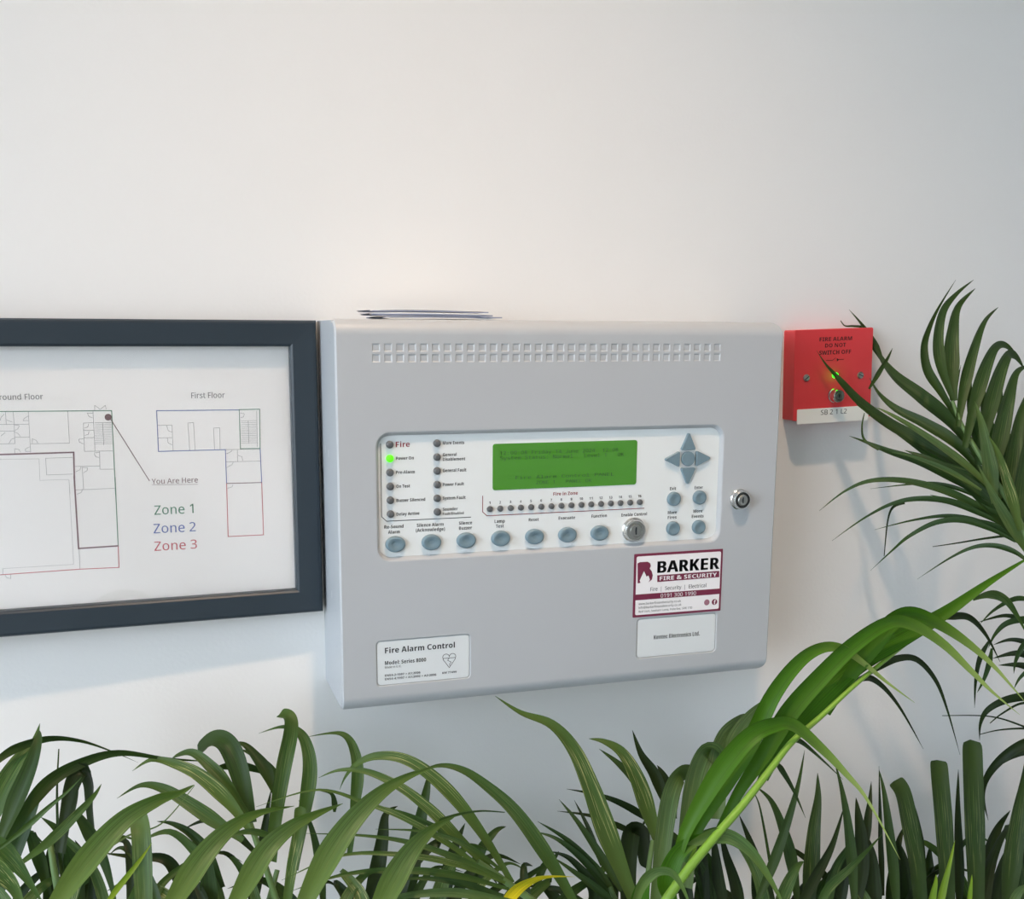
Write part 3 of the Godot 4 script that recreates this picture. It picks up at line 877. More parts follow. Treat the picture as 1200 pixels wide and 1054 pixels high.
func _ready():
	# camera: the photograph is a crop, so the lens is shifted
	var cam := Camera3D.new()
	cam.name = "camera"
	add_child(cam)
	cam.position = Vector3(-0.13490, PANEL_Y + 0.30338, 0.92248)
	cam.rotation = Vector3(-0.18194, -0.31113, 0.00558)
	cam.keep_aspect = Camera3D.KEEP_HEIGHT
	var near = 0.05
	var f = 1284.19
	cam.set_frustum(1054.0 / f * near, Vector2(11.669, 94.472) / f * near, near, 50.0)
	cam.current = true
	# daylight
	var env := Environment.new()
	env.background_mode = Environment.BG_SKY
	var sky := Sky.new()
	var sm := ProceduralSkyMaterial.new()
	sm.sky_top_color = Color(0.788, 0.86, 0.943)
	sm.sky_horizon_color = Color(0.91, 0.95, 0.982)
	sm.ground_horizon_color = Color(0.62, 0.64, 0.65)
	sm.ground_bottom_color = Color(0.45, 0.45, 0.44)
	sky.sky_material = sm
	env.sky = sky
	env.background_energy_multiplier = 9.4
	env.tonemap_mode = Environment.TONE_MAPPER_LINEAR
	env.tonemap_exposure = 1.0
	env.sdfgi_enabled = true
	env.ssao_enabled = true
	env.ssil_enabled = true
	var we := WorldEnvironment.new()
	we.name = "world"
	we.environment = env
	add_child(we)
	# ceiling lamp
	var lamp := SpotLight3D.new()
	lamp.name = "ceiling_lamp_light"
	lamp.spot_angle = 44.0
	lamp.spot_angle_attenuation = 0.9
	lamp.spot_range = 8.0
	lamp.spot_attenuation = 2.0
	lamp.light_size = 0.028
	lamp.light_energy = 1.75
	lamp.light_color = Color(1.0, 0.86, 0.725)
	lamp.shadow_enabled = true
	lamp.position = Vector3(0.076, 2.735, 0.67)
	lamp.rotation = Vector3(-PI / 2, 0, 0)
	add_child(lamp)
	fonts = {"sans": face("Droid Sans", 400), "bold": face("Droid Sans", 700), "mono": face("Droid Sans Mono", 400), "serif": face("Droid Serif", 700)}
	materials()
	# the room
	wall("wall_back", "smooth off-white painted wall behind the panel and the palms", "wall", [[Vector3(-2.2, 0, -0.12), Vector3(2.6, 2.75, 0)]], M.wall)
	wall("floor", "grey floor of the room below the palms", "floor", [[Vector3(-2.3, -0.1, -0.12), Vector3(2.7, 0, 4.2)]], M.floor)
	wall("ceiling", "white ceiling of the room above the wall", "ceiling", [[Vector3(-2.3, 2.75, -0.12), Vector3(2.7, 2.87, 4.2)]], M.wall)
	wall("wall_right", "off-white side wall of the room, right of the palms", "wall", [[Vector3(2.6, 0, -0.12), Vector3(2.7, 2.75, 4.2)]], M.wall)
	wall("wall_front", "off-white wall behind the viewer", "wall", [[Vector3(-2.2, 0, 4.1), Vector3(2.6, 2.75, 4.2)]], M.wall)
	wall("wall_left", "off-white side wall with the wide window", "wall", [[Vector3(-2.3, 0, -0.12), Vector3(-2.2, 2.75, 0.35)], [Vector3(-2.3, 0, 3.25), Vector3(-2.2, 2.75, 4.2)], [Vector3(-2.3, 0, 0.35), Vector3(-2.2, 0.3, 3.25)], [Vector3(-2.3, 2.6, 0.35), Vector3(-2.2, 2.75, 3.25)]], M.wall)
	wall("window_1", "wide window frame in the left side wall", "window", [[Vector3(-2.28, 0.3, 0.35), Vector3(-2.22, 2.6, 0.41)], [Vector3(-2.28, 0.3, 3.19), Vector3(-2.22, 2.6, 3.25)], [Vector3(-2.28, 0.3, 1.53), Vector3(-2.22, 2.6, 1.58)], [Vector3(-2.28, 0.3, 0.41), Vector3(-2.22, 0.36, 3.19)], [Vector3(-2.28, 2.54, 0.41), Vector3(-2.22, 2.6, 3.19)]], M.frame)
	var st = mb()
	lathe(st, Vector3.ZERO, [Vector2(0.085, 0), Vector2(0.085, 0.006), Vector2(0.075, 0.010), Vector2(0.062, 0.004)], 40)
	var dl = thing("ceiling_light", "round recessed ceiling downlight above the panel", "ceiling light", Vector3(0.076, 2.75, 0.67))
	dl.rotation.x = PI / 2
	obj("bezel", st, M.white_paint, dl)
	st = mb()
	lathe(st, Vector3.ZERO, [Vector2(0.062, 0.004), Vector2(0, 0.004)], 40)
	obj("lamp_diffuser", st, M.lamp_face, dl)
	# the things on the wall
	control_panel()
	framed_plan()
	switch_box()
	var pale = [M.paper_blue, M.paper]
	folded_paper("folded white leaflet at the bottom of the small stack on the grey panel", Vector3(0.0880, PANEL_Y + H, 0.046), 0.06, Vector2(0.099, 0.050), 0.0003, 0.0, [M.paper, M.paper_blue])
	folded_paper("folded bluish leaflet in the middle of the small stack on the grey panel", Vector3(0.0815, PANEL_Y + H + 0.0026, 0.045), -0.03, Vector2(0.099, 0.048), 0.0004, 0.0, [M.paper_blue, M.paper])
	folded_paper("topmost folded leaflet of the small stack on the grey panel", Vector3(0.0790, PANEL_Y + H + 0.0052, 0.044), 0.04, Vector2(0.097, 0.046), 0.0007, 0.0, [M.paper_blue, M.paper])
	plants()

func face(called, weight):
	var s := SystemFont.new()
	s.font_names = PackedStringArray([called])
	s.font_weight = weight
	return s

func materials():
	M.wall = grain(mat(Color(0.925, 0.920, 0.910), 0.75, 0.0, 0.3), 14.0, 0.006, 3)
	M.floor = mat(Color(0.55, 0.54, 0.52), 0.6)
	M.grey = grain(mat(Color(0.712, 0.726, 0.738), 0.42), 160.0, 0.0006, 5)
	M.white_paint = mat(Color(0.92, 0.92, 0.92), 0.5)
	M.facia = mat(Color(0.895, 0.912, 0.910), 0.38)
	M.plate = mat(Color(0.86, 0.88, 0.885), 0.35)
	M.sticker = mat(Color(0.95, 0.945, 0.95), 0.35)
	M.maroon = mat(Color(0.47, 0.16, 0.27), 0.4)
	M.ink = mat(Color(0.13, 0.15, 0.17), 0.5)
	M.ink_soft = mat(Color(0.30, 0.30, 0.30), 0.6)
	M.ink_red = mat(Color(0.52, 0.12, 0.18), 0.5)
	M.ink_brown = mat(Color(0.13, 0.03, 0.03), 0.6)
	M.plan_green = mat(Color(0.15, 0.46, 0.32), 0.6)
	M.plan_blue = mat(Color(0.26, 0.36, 0.64), 0.6)
	M.plan_red = mat(Color(0.74, 0.27, 0.32), 0.6)
	M.plan_brown = mat(Color(0.42, 0.27, 0.29), 0.6)
	M.rose = mat(Color(0.63, 0.44, 0.50), 0.5)
	M.slate = mat(Color(0.44, 0.53, 0.57), 0.42)
	M.lamp_off = mat(Color(0.36, 0.37, 0.375), 0.3)
	M.lamp_on = glow(Color(0.30, 0.95, 0.02), 0.9, Color(0.35, 0.85, 0.10))
	M.lamp_green = glow(Color(0.10, 1.0, 0.15), 3.0, Color(0.3, 0.8, 0.3))
	M.lamp_face = glow(Color(1.0, 0.90, 0.76), 3.0, Color(0.9, 0.9, 0.9))
	M.lcd = glow(Color(0.20, 0.46, 0.05), 0.28, Color(0.27, 0.50, 0.16))
	M.lcd.roughness = 0.12
	M.lcd_ink = mat(Color(0.10, 0.28, 0.10), 0.5)
	M.chrome = mat(Color(0.86, 0.86, 0.85), 0.16, 1.0)
	M.steel = mat(Color(0.66, 0.66, 0.64), 0.32, 1.0)
	M.black_ring = mat(Color(0.13, 0.14, 0.14), 0.35)
	M.frame = grain(mat(Color(0.155, 0.200, 0.235), 0.38), 90.0, 0.002, 9)
	M.board = mat(Color(0.5, 0.42, 0.33), 0.8)
	M.paper = mat(Color(0.93, 0.925, 0.915), 0.8)
	M.paper_blue = mat(Color(0.58, 0.61, 0.70), 0.7)
	M.glass = mat(Color(1, 1, 1, 0.03), 0.03)
	M.glass.transparency = BaseMaterial3D.TRANSPARENCY_ALPHA
	M.red = grain(mat(Color(0.86, 0.235, 0.255), 0.40), 120.0, 0.0006, 11)
	M.tape = mat(Color(0.95, 0.95, 0.93), 0.35)
	M.stem = mat(Color(0.36, 0.46, 0.20), 0.5)
	M.rib_vivid = mat(Color(0.46, 0.62, 0.20), 0.45)
	M.rib = mat(Color(0.34, 0.45, 0.24), 0.5)
	M.soil = mat(Color(0.16, 0.12, 0.09), 0.95)
	M.pot = mat(Color(0.20, 0.21, 0.22), 0.5)
	M.dark = leaf_material(Color(0.192, 0.280, 0.143), 1)
	M.deep = leaf_material(Color(0.140, 0.200, 0.100), 2)
	M.mid = leaf_material(Color(0.245, 0.350, 0.180), 3, 0.30)
	M.soft = leaf_material(Color(0.300, 0.400, 0.245), 4, 0.25)
	M.bright = leaf_material(Color(0.345, 0.455, 0.262), 5, 0.15)
	M.vivid = leaf_material(Color(0.235, 0.410, 0.075), 6)
	M.vivid_tip = leaf_material(Color(0.240, 0.410, 0.080), 13, 0.0, 0.85)
	M.streaked = leaf_material(Color(0.290, 0.390, 0.205), 8, 0.95)
	M.lime = leaf_material(Color(0.450, 0.580, 0.180), 9)
	M.dusk = leaf_material(Color(0.200, 0.295, 0.160), 11, 0.22)
	M.strap = leaf_material(Color(0.185, 0.265, 0.135), 12, 0.35)
	M.yellow = leaf_material(Color(0.800, 0.760, 0.150), 10)

func plants():
	var t; var f
	t = palm(Vector3(-0.140, 0.300, 0.200), "bushy palm at the left, with arching green leaves below the framed plan", [[-16, 0, -16, -36, 323, -24, -154, 662, -27, -134, 717, -40], [-6, 0, -14, -17, 315, -22, -79, 642, -25, -75, 700, -40], [-26, 0, -4, -13, 295, -16, 100, 597, -50, 90, 656, -60]])
	f = frond(t, "rib", 3.0, 2.0, [-133.9, 717.3, -40, -118.6, 760.2, -50, -108.9, 798.3, -60])
	leaf(f, "mid", 16.2, 10, -20, 0, [-119.1, 804.5, -50, -106.5, 832.7, -60, -94.2, 852.2, -70, -84.5, 861.9, -80, -80.7, 873.1, -90])
	leaf(f, "dark", 14.1, -15, 10, 0, [-109.1, 801.6, -40, -95.9, 829.4, -50, -85.6, 852, -60, -80.5, 867.7, -70, -80.5, 871.6, -80])
	leaf(f, "dark", 6.8, 30, 40, 0, [-117.3, 850.7, -50, -104.5, 861.2, -60, -91.7, 865.2, -70, -73, 865, -80, -54.1, 857.2, -90, -34.7, 843.3, -100, -16.3, 827.7, -110])
	leaf(f, "mid", 4.1, 20, 10, 0, [-105.7, 819.3, -0, -84.4, 835, -0, -70.9, 846.1, -0, -58.4, 855.7, -0, -48.5, 865, -0])
	leaf(f, "mid", 13.1, -10, 20, 0, [-111.1, 831.2, -10, -96.5, 815.8, -6.7, -86.1, 799.1, -3.3, -76.8, 778.8, -0])
	leaf(f, "streaked", 14.6, 0, 10, 0, [-109.7, 830.7, 20, -98.5, 817.5, 20, -89.7, 801.6, 20, -85.6, 774.4, 20])
	leaf(f, "dark", 14.2, 20, 0, 0, [-119.6, 743, -70, -106.9, 776.6, -77.5, -94.7, 800.8, -85, -85.5, 819.3, -92.5, -81.7, 825.6, -100])
	f = frond(t, "rib", 3.0, 2.0, [-75.1, 699.6, -40, -72.1, 739.3, -50, -75.9, 780.5, -60, -78.1, 792.3, -70])
	leaf(f, "dark", 10.3, 20, 30, 0, [-104.8, 802.4, -50, -90.9, 821.2, -60, -75.2, 836.5, -70, -54.4, 844.1, -80, -28.4, 845, -90, 4.3, 832.6, -100, 38.8, 821.8, -110])
	leaf(f, "deep", 12.4, -15, 45, 1, [-69.9, 786.1, -60, -64.8, 811.5, -66.7, -60, 830.6, -73.3, -54.2, 838.2, -80, -49.5, 825.1, -86.7, -49.8, 804.3, -93.3, -49.7, 778.8, -100])
	leaf(f, "dark", 3.4, 0, 0, 2, [-70, 766.5, -60, -71.6, 792.9, -66.7, -71.1, 825.6, -73.3, -68.5, 856.2, -80])
	leaf(f, "mid", 7.7, -10, 20, 0, [-92.5, 796.5, -30, -73.3, 808.1, -35, -56.4, 822.2, -40, -45, 832.3, -45, -39.8, 838.4, -50])
	leaf(f, "dark", 12.2, 10, 25, 0, [-60.6, 808.2, -80, -50.8, 792.6, -75, -42.4, 773.8, -70, -37.6, 752.2, -65, -34.2, 727.3, -60])
	leaf(f, "deep", 13.7, 0, 20, 0, [-85.6, 726.4, -90, -79.9, 757, -95, -72.7, 784.2, -100, -64.2, 801.1, -105, -59.7, 812, -110])
	leaf(f, "dark", 16.4, 15, 0, 0, [-63.4, 710.2, -100, -66.2, 737.3, -102.5, -68.5, 760.6, -105, -74.5, 781, -107.5, -87, 793.2, -110])
	leaf(f, "deep", 15.0, 0, 0, 0, [-54.8, 701.7, -100, -54.7, 728, -103.3, -58.1, 754.8, -106.7, -64.5, 771.5, -110])
	leaf(f, "dark", 9.8, 20, 40, 0, [-82.3, 732.7, -90, -86.5, 759.6, -92, -91.2, 779.5, -94, -93.1, 788.9, -96, -86.8, 780.4, -98, -80.7, 768.3, -100])
	f = frond(t, "rib", 3.0, 2.0, [90, 655.7, -60, 79.9, 716.5, -70, 66.5, 766.6, -80, 59.3, 791.1, -90])
	leaf(f, "dark", 8.7, -10, 20, 0, [41, 731.8, -80, 31.7, 757.6, -87.5, 20, 771.2, -95, 6.7, 778, -102.5, -5.1, 778.4, -110])
	leaf(f, "mid", 11.5, 0, 30, 0, [55.7, 777.6, -60, 40.1, 788.1, -70, 20.7, 801.3, -80, 1.3, 812.5, -90, -15.1, 813.1, -100, -33, 800.9, -110])
	leaf(f, "streaked", 11.4, 10, 30, 0, [60.3, 785.8, -60, 46.9, 804.9, -70, 27.9, 823.4, -80, 10.1, 831.1, -90, -6.2, 832.5, -100, -20.9, 821.4, -110])
	leaf(f, "mid", 10.1, 10, 40, 0, [60.2, 792.9, -70, 46.7, 814.3, -80, 35.3, 826.6, -90, 23.6, 834.4, -100, 12.4, 829.8, -110, 6, 821.1, -120])
	leaf(f, "dark", 16.0, 0, 50, 1, [61.8, 785.8, -70, 59.1, 809.3, -80, 54.3, 828.5, -90, 47.8, 839.2, -100, 39.4, 838.4, -110, 27.9, 825.5, -120])
	leaf(f, "dark", 10.8, 20, 45, 0, [82.8, 798.5, -90, 77.5, 813.6, -97.5, 70.8, 823.4, -105, 62, 832.1, -112.5, 51.4, 831.2, -120])
	leaf(f, "deep", 8.4, 0, 0, 0, [67.6, 746.2, -100, 52.3, 764.1, -105, 44.3, 767.9, -110, 30.5, 771.9, -115, 14.2, 764.7, -120])
	leaf(f, "dark", 7.2, 10, 30, 0, [92.4, 796.6, -100, 80.4, 813.1, -106.7, 68.9, 822.5, -113.3, 59.1, 826.1, -120])
	leaf(f, "dark", 7.7, 0, 20, 0, [41.3, 820.5, -100, 57.5, 819.3, -103.3, 77, 810, -106.7, 90.2, 796.2, -110])
	leaf(f, "mid", 5.3, 0, 0, 0, [82.8, 778.4, -50, 64.2, 789.3, -46.7, 48.7, 791.1, -43.3, 30.3, 786.1, -40])
	leaf(f, "deep", 10.9, 0, 20, 0, [32.6, 699.3, -90, 11.9, 732.2, -95, 0.3, 750.6, -100, -21.3, 753.5, -105, -45.8, 758.3, -110])
	leaf(f, "dark", 14.0, 10, 10, 0, [25.4, 704.5, -70, 29.9, 733.5, -73.3, 28.2, 763.4, -76.7, 23.8, 772.8, -80])
	leaf(f, "deep", 15.5, 10, 10, 0, [10.1, 701.6, -80, 15.7, 726.2, -85, 17.1, 751.6, -90])
	leaf(f, "deep", 10.1, -11, 0, 0, [-109.8, 714.8, -75.8, -106.8, 730.7, -81.8, -100.3, 746.3, -87.9, -87.3, 756.7, -93.9, -88.8, 749.3, -100])
	leaf(f, "mid", 11.2, -15, 7, 0, [-102.7, 725.5, -54.9, -100, 736.3, -66.2, -93.1, 746.9, -77.5, -77.6, 752.6, -88.7, -60.5, 738.4, -100])
	leaf(f, "dark", 10.6, 8, 17, 0, [-84.5, 711.9, -72.9, -80.3, 726.6, -79.7, -71.2, 740.7, -86.4, -52.1, 749.3, -93.2, -54.2, 739.6, -100])
	leaf(f, "streaked", 10.5, -9, 39, 0, [-72.5, 718.9, -57.1, -67.6, 742.1, -67.8, -56.9, 764.9, -78.6, -34.8, 780.1, -89.3, -11.6, 764.1, -100])
	leaf(f, "deep", 10.8, -3, -1, 0, [-54, 709.4, -67.8, -53.4, 724.2, -75.8, -52.6, 739.3, -83.9, -51.9, 750.2, -91.9, -54.8, 746.4, -100])
	leaf(f, "soft", 8.8, 1, 15, 0, [-40.7, 707.9, -66.3, -43.9, 735.1, -74.7, -53.1, 763.4, -83.1, -74.5, 786.6, -91.6, -85.1, 776.4, -100])
	leaf(f, "deep", 10.9, -11, 9, 0, [-23.1, 714, -50.1, -23, 735.9, -62.6, -23.9, 758.5, -75.1, -27.6, 775.5, -87.5, -39.7, 769.9, -100])
	leaf(f, "mid", 7.7, -13, 32, 0, [-18.6, 710.2, -55.4, -13.7, 726.9, -66.5, -3.2, 743.1, -77.7, 18.6, 753, -88.8, 18.4, 740.3, -100])
	leaf(f, "dark", 8.3, 9, 39, 0, [-5.2, 715.6, -41.8, -7.3, 734.7, -56.4, -13.8, 755, -70.9, -29.3, 771.2, -85.5, -41.1, 760.3, -100])
	leaf(f, "streaked", 12.3, 13, 12, 0, [16.1, 711.6, -42.3, 12.2, 721.9, -56.7, 1.7, 733.8, -71.1, -22.4, 744.2, -85.6, -44.1, 731.7, -100])
	leaf(f, "deep", 9.9, -18, 10, 0, [29, 709.7, -41.5, 28.2, 721.6, -56.1, 24.4, 734.5, -70.8, 14.7, 744.4, -85.4, -1.4, 735.8, -100])
	leaf(f, "soft", 11.9, -6, 5, 0, [41, 687.6, -76.1, 37.8, 718.2, -82.1, 28.1, 749.6, -88.1, 5.5, 775.4, -94, -18.9, 768.1, -100])
	leaf(f, "deep", 8.0, -16, 27, 0, [66.4, 684.3, -74, 64.7, 708.1, -80.5, 58.7, 732.7, -87, 44.1, 752.5, -93.5, 21, 747.6, -100])
	leaf(f, "mid", 8.7, 1, 32, 0, [66.7, 690.2, -63.6, 65.6, 711.2, -72.7, 60.8, 732.9, -81.8, 48.6, 750.3, -90.9, 57.1, 740, -100])
	t = palm(Vector3(0.020, 0.300, 0.340), "pale green palm in front, its long blades crossing at the bottom left", [[29, 0, -1, -10, 362, -3, -319, 804, -1, -260, 804, -10]])
	f = frond(t, "rib", 4.0, 3.0, [-259.5, 803.8, -10, -195.4, 803.6, -20, -120.4, 786.7, -30, -58.3, 763.6, -40, 10.1, 732.7, -50])
	leaf(f, "bright", 14.4, 10, 35, 0, [-228.3, 828.2, -10, -212.9, 847.1, -21.7, -196, 864.2, -33.3, -179.2, 875.7, -45, -161.6, 879.3, -56.7, -148.2, 877.4, -68.3, -139.9, 875.9, -80])
	leaf(f, "soft", 11.5, 0, 10, 1, [-173.3, 790.4, -40, -171.9, 817.4, -50, -171.7, 839.6, -60, -172, 854.1, -70, -172.8, 858.5, -80])
	leaf(f, "lime", 3.6, 20, 20, 0, [-194.8, 840.5, 0, -185.8, 850.1, -7.5, -176.6, 857.5, -15, -170.6, 861.5, -22.5, -165.8, 865, -30])
	leaf(f, "bright", 14.6, 10, 25, 0, [-167.6, 811.8, -20, -152.3, 830.8, -34, -136.6, 845.7, -48, -120.5, 853.3, -62, -101.3, 854.5, -76, -78.5, 849.3, -90])
	leaf(f, "bright", 14.2, 10, 25, 0, [-132.2, 799.8, -30, -115.6, 823.5, -42, -100.3, 840.2, -54, -83.1, 847.3, -66, -63.8, 848.5, -78, -47, 846.8, -90])
	leaf(f, "bright", 16.7, 5, 25, 0, [-91.9, 781.3, -40, -70.8, 815.8, -54, -50.9, 837.8, -68, -28.1, 851.9, -82, -3.8, 857.3, -96, 23.4, 857, -110])
	leaf(f, "bright", 17.5, 10, 35, 0, [-42.9, 766.6, -50, -23.3, 798.1, -62.5, -5, 816, -75, 13.2, 822.7, -87.5, 32.8, 823.1, -100])
	leaf(f, "mid", 5.5, 50, 50, 2, [25.8, 812.5, -120, 45.1, 808.5, -133.3, 65.3, 801.8, -146.7, 87.6, 791.5, -160])
	leaf(f, "soft", 1.7, 0, 0, 2, [-203.7, 829.7, -90, -181, 838.7, -100, -160.3, 839.8, -110, -139, 858.5, -120])
	leaf(f, "mid", 12.1, 0, 20, 0, [-237.1, 824.8, -10, -241.3, 840, -20, -250.2, 851.3, -30, -263.7, 858.4, -40])
	leaf(f, "soft", 14.8, -10, 10, 0, [-197.9, 783.2, -60, -182.5, 800.9, -63.3, -176.9, 814.9, -66.7, -173.7, 829.5, -70])
	t = palm(Vector3(0.200, 0.300, 0.120), "middle palm of upright and arching striped leaves in front of the panel's shadow", [[-15, 0, -4, -58, 292, -4, -301, 592, 0, -284, 650, 0], [-28, 0, -3, -28, 287, 13, 38, 591, 88, 0, 637, 80]])
	f = frond(t, "rib", 3.0, 2.0, [-284.1, 649.9, 0, -269.2, 701.9, 0, -257.3, 734.4, -10])
	leaf(f, "mid", 12.3, 0, 55, 1, [-262.5, 747.3, 0, -256.9, 782.6, -6, -249.9, 817.8, -12, -243.8, 842.7, -18, -243.5, 853.1, -24, -250, 854.5, -30])
	leaf(f, "mid", 12.2, 0, 50, 0, [-244.5, 737.4, 0, -236, 775.9, -6.7, -229.5, 811.2, -13.3, -231.3, 832.2, -20, -238.2, 841.8, -26.7, -249.3, 842.7, -33.3, -265.4, 837.1, -40])
	leaf(f, "streaked", 9.0, 0, 10, 1, [-253.8, 708.3, 10, -247.9, 741.3, 6.7, -241.4, 770.6, 3.3, -239.1, 789.9, 0])
	leaf(f, "deep", 9.2, 0, 0, 0, [-273.8, 702.7, -20, -269, 736.8, -23.3, -262.9, 770.6, -26.7, -257.9, 793.7, -30])
	leaf(f, "dark", 8.0, 0, 0, 0, [-220.1, 686.3, -20, -222.1, 726, -23.3, -227.6, 758.4, -26.7, -236.7, 781.5, -30])
	leaf(f, "mid", 10.3, 0, 50, 0, [-199.9, 740.2, -10, -194.2, 777.3, -15, -190.7, 803.7, -20, -192.9, 821.5, -25, -198.7, 831.2, -30, -208.8, 832.6, -35, -227.3, 830, -40])
	leaf(f, "dark", 5.0, 0, 0, 0, [-206.8, 762.8, -40, -206.6, 771.7, -40, -209.3, 779.5, -40, -218.9, 783, -40])
	leaf(f, "deep", 13.8, 0, 10, 0, [-188.9, 673.4, -20, -176.7, 706.8, -25, -169.5, 737.4, -30, -165.3, 757.1, -35, -154.1, 761, -40])
	leaf(f, "dark", 15.3, 0, 10, 0, [-156.8, 660.2, -20, -148, 702.3, -25, -139.2, 740.6, -30, -130.4, 775.1, -35, -126.8, 787.8, -40])
	leaf(f, "deep", 15.4, 0, 10, 0, [-131.2, 655.7, -20, -118.2, 689, -26.7, -107.4, 719, -33.3, -95.7, 737.6, -40])
	leaf(f, "dark", 12.8, 0, 0, 0, [-93.9, 657.1, -20, -88.7, 692.9, -25, -85.7, 713.5, -30, -70.5, 728.5, -35, -58.8, 729.3, -40])
	f = frond(t, "rib", 4.0, 2.0, [0.5, 637.2, 80, -47.4, 695.3, 70, -89.2, 732.1, 60, -114, 754.3, 60])
	leaf(f, "streaked", 10.5, 5, 25, 0, [-86.5, 732.4, 60, -104.9, 766.8, 52.5, -126.6, 799.3, 45, -148, 821.7, 37.5, -166, 831.9, 30, -184.2, 832.5, 22.5, -197.4, 824.9, 15, -204.9, 812.4, 7.5, -208.5, 799.2, 0])
	leaf(f, "streaked", 8.9, 5, 20, 0, [-93.4, 734.9, 60, -121.3, 764.5, 50, -145.5, 791.3, 40, -167.6, 809.3, 30, -190.5, 819.9, 20, -209.8, 819.6, 10, -224.8, 811.1, 0])
	leaf(f, "mid", 12.1, 5, 20, 0, [-25.7, 687.9, 70, -45.2, 727.3, 62.9, -62.9, 758.7, 55.7, -81.7, 786.4, 48.6, -100.3, 804.8, 41.4, -118.8, 818.2, 34.3, -137.3, 821, 27.1, -157.3, 810.9, 20])
	leaf(f, "mid", 5.1, 10, 10, 0, [-99.9, 748.2, 80, -131.6, 765.7, 75, -166, 781.3, 70, -199.7, 789.8, 65, -245, 796, 60])
	leaf(f, "streaked", 4.9, 10, 10, 0, [-105.1, 755.9, 100, -141.1, 774.9, 97.5, -181.1, 786.9, 95, -222.9, 791.3, 92.5, -264.2, 777.9, 90])
	leaf(f, "mid", 5.6, 0, 10, 0, [-109.1, 762.2, 120, -150.4, 779.8, 120, -192.6, 789.5, 120, -227.6, 791.2, 120, -261.8, 784.9, 120])
	leaf(f, "soft", 6.6, 0, 10, 0, [-113.1, 764.3, 140, -155.8, 777.6, 140, -194.1, 780.1, 140, -225.7, 774.3, 140])
	leaf(f, "streaked", 5.3, 0, 20, 0, [-100.3, 738.1, 60, -132.5, 766.7, 54, -164, 789.1, 48, -195, 804.3, 42, -230.6, 817.2, 36, -274.9, 807.1, 30])
	leaf(f, "mid", 5.1, 10, 10, 0, [-100.7, 745.9, 50, -132.1, 769.8, 40, -161.2, 785.5, 30, -191, 794.2, 20])
	leaf(f, "mid", 4.6, 0, 0, 0, [-98.1, 749.8, 70, -125, 771.4, 63.3, -153, 782.6, 56.7, -190.4, 786.9, 50])
	leaf(f, "dark", 6.2, 0, 20, 0, [-86.8, 711.2, 40, -121, 725.8, 36.7, -147.6, 732, 33.3, -180.6, 734, 30])
	leaf(f, "deep", 7.9, -12, 3, 0, [-253.4, 676.3, -1.7, -248.4, 690.3, -8.8, -238.3, 703.6, -15.8, -218.1, 711.5, -22.9, -206, 699.6, -30])
	leaf(f, "dark", 14.1, 3, 44, 0, [-239.8, 678.4, 6.1, -242.3, 692.7, -2.9, -250.1, 708.2, -11.9, -268.7, 721.3, -21, -294.7, 714.2, -30])
	leaf(f, "mid", 10.8, -20, 1, 0, [-217.1, 685.1, 25, -211.3, 698.3, 11.2, -200.9, 711.4, -2.5, -181.3, 718.8, -16.3, -159.8, 702.9, -30])
	leaf(f, "deep", 13.7, 7, 34, 0, [-200.1, 674.1, 11.1, -199.9, 686.7, 0.8, -202.2, 700.1, -9.4, -209.8, 710.3, -19.7, -208.4, 701.7, -30])
	leaf(f, "streaked", 13.8, -21, 43, 0, [-192.2, 682.7, 28.5, -191.8, 696, 13.9, -195, 710.5, -0.8, -205.6, 721.7, -15.4, -196.5, 708.5, -30])
	leaf(f, "deep", 13.9, 8, -6, 0, [-170.6, 660.6, -3.3, -164.1, 687.8, -10, -151.1, 714.3, -16.7, -125, 732.2, -23.3, -122.7, 720.9, -30])
	leaf(f, "dark", 9.6, -24, 40, 0, [-154.1, 654.1, -9.5, -149.7, 675, -14.6, -141.3, 695.4, -19.7, -124.8, 709.3, -24.9, -98.5, 697.8, -30])
	leaf(f, "mid", 14.5, 2, 38, 0, [-135.7, 655.1, -1.9, -130, 681.6, -8.9, -119.2, 707.6, -16, -97.9, 725.4, -23, -73.6, 712.3, -30])
	leaf(f, "deep", 11.1, 1, -8, 0, [-121.4, 648.7, -8.6, -115.1, 673.1, -14, -102.1, 696.7, -19.3, -75.8, 712.1, -24.7, -48.7, 697.6, -30])
	leaf(f, "streaked", 9.2, -6, 32, 0, [-111.9, 658.3, 10.9, -104.5, 676.9, 0.7, -91, 695.1, -9.5, -64.7, 706, -19.8, -43.2, 690.4, -30])
	leaf(f, "deep", 11.8, -5, 33, 0, [-103.6, 651.9, 2.4, -97.1, 666.9, -5.7, -85.1, 681.2, -13.8, -61.7, 689.4, -21.9, -62.6, 678.9, -30])
	leaf(f, "dark", 9.5, 6, 38, 0, [-85.7, 653.4, 10.5, -76.8, 672.1, 0.4, -59.8, 690, -9.8, -26.1, 700.2, -19.9, -20.1, 684.8, -30])
	leaf(f, "mid", 13.7, -15, 6, 0, [-70, 658, 23.5, -62.1, 669.3, 10.1, -49.5, 680.3, -3.3, -26.8, 685.7, -16.6, -28.1, 673.5, -30])
	leaf(f, "deep", 9.3, -17, 17, 0, [-46.6, 642.4, 3.5, -48.1, 659.5, -4.8, -55.4, 677.8, -13.2, -74.1, 693.2, -21.6, -69.6, 681.6, -30])
	t = palm(Vector3(0.360, 0.300, 0.130), "palm of broad leaves with brown tips and one yellow leaf, below the panel's right half", [[3, 0, 16, -16, 273, 20, -121, 546, 20, -121, 606, 20], [13, 0, -20, -7, 274, -16, -130, 550, 32, -133, 609, 20]])
	f = frond(t, "rib", 3.0, 2.0, [-120.6, 606.4, 20, -120.6, 658, 20, -111, 702, 10, -103, 723.3, 0])
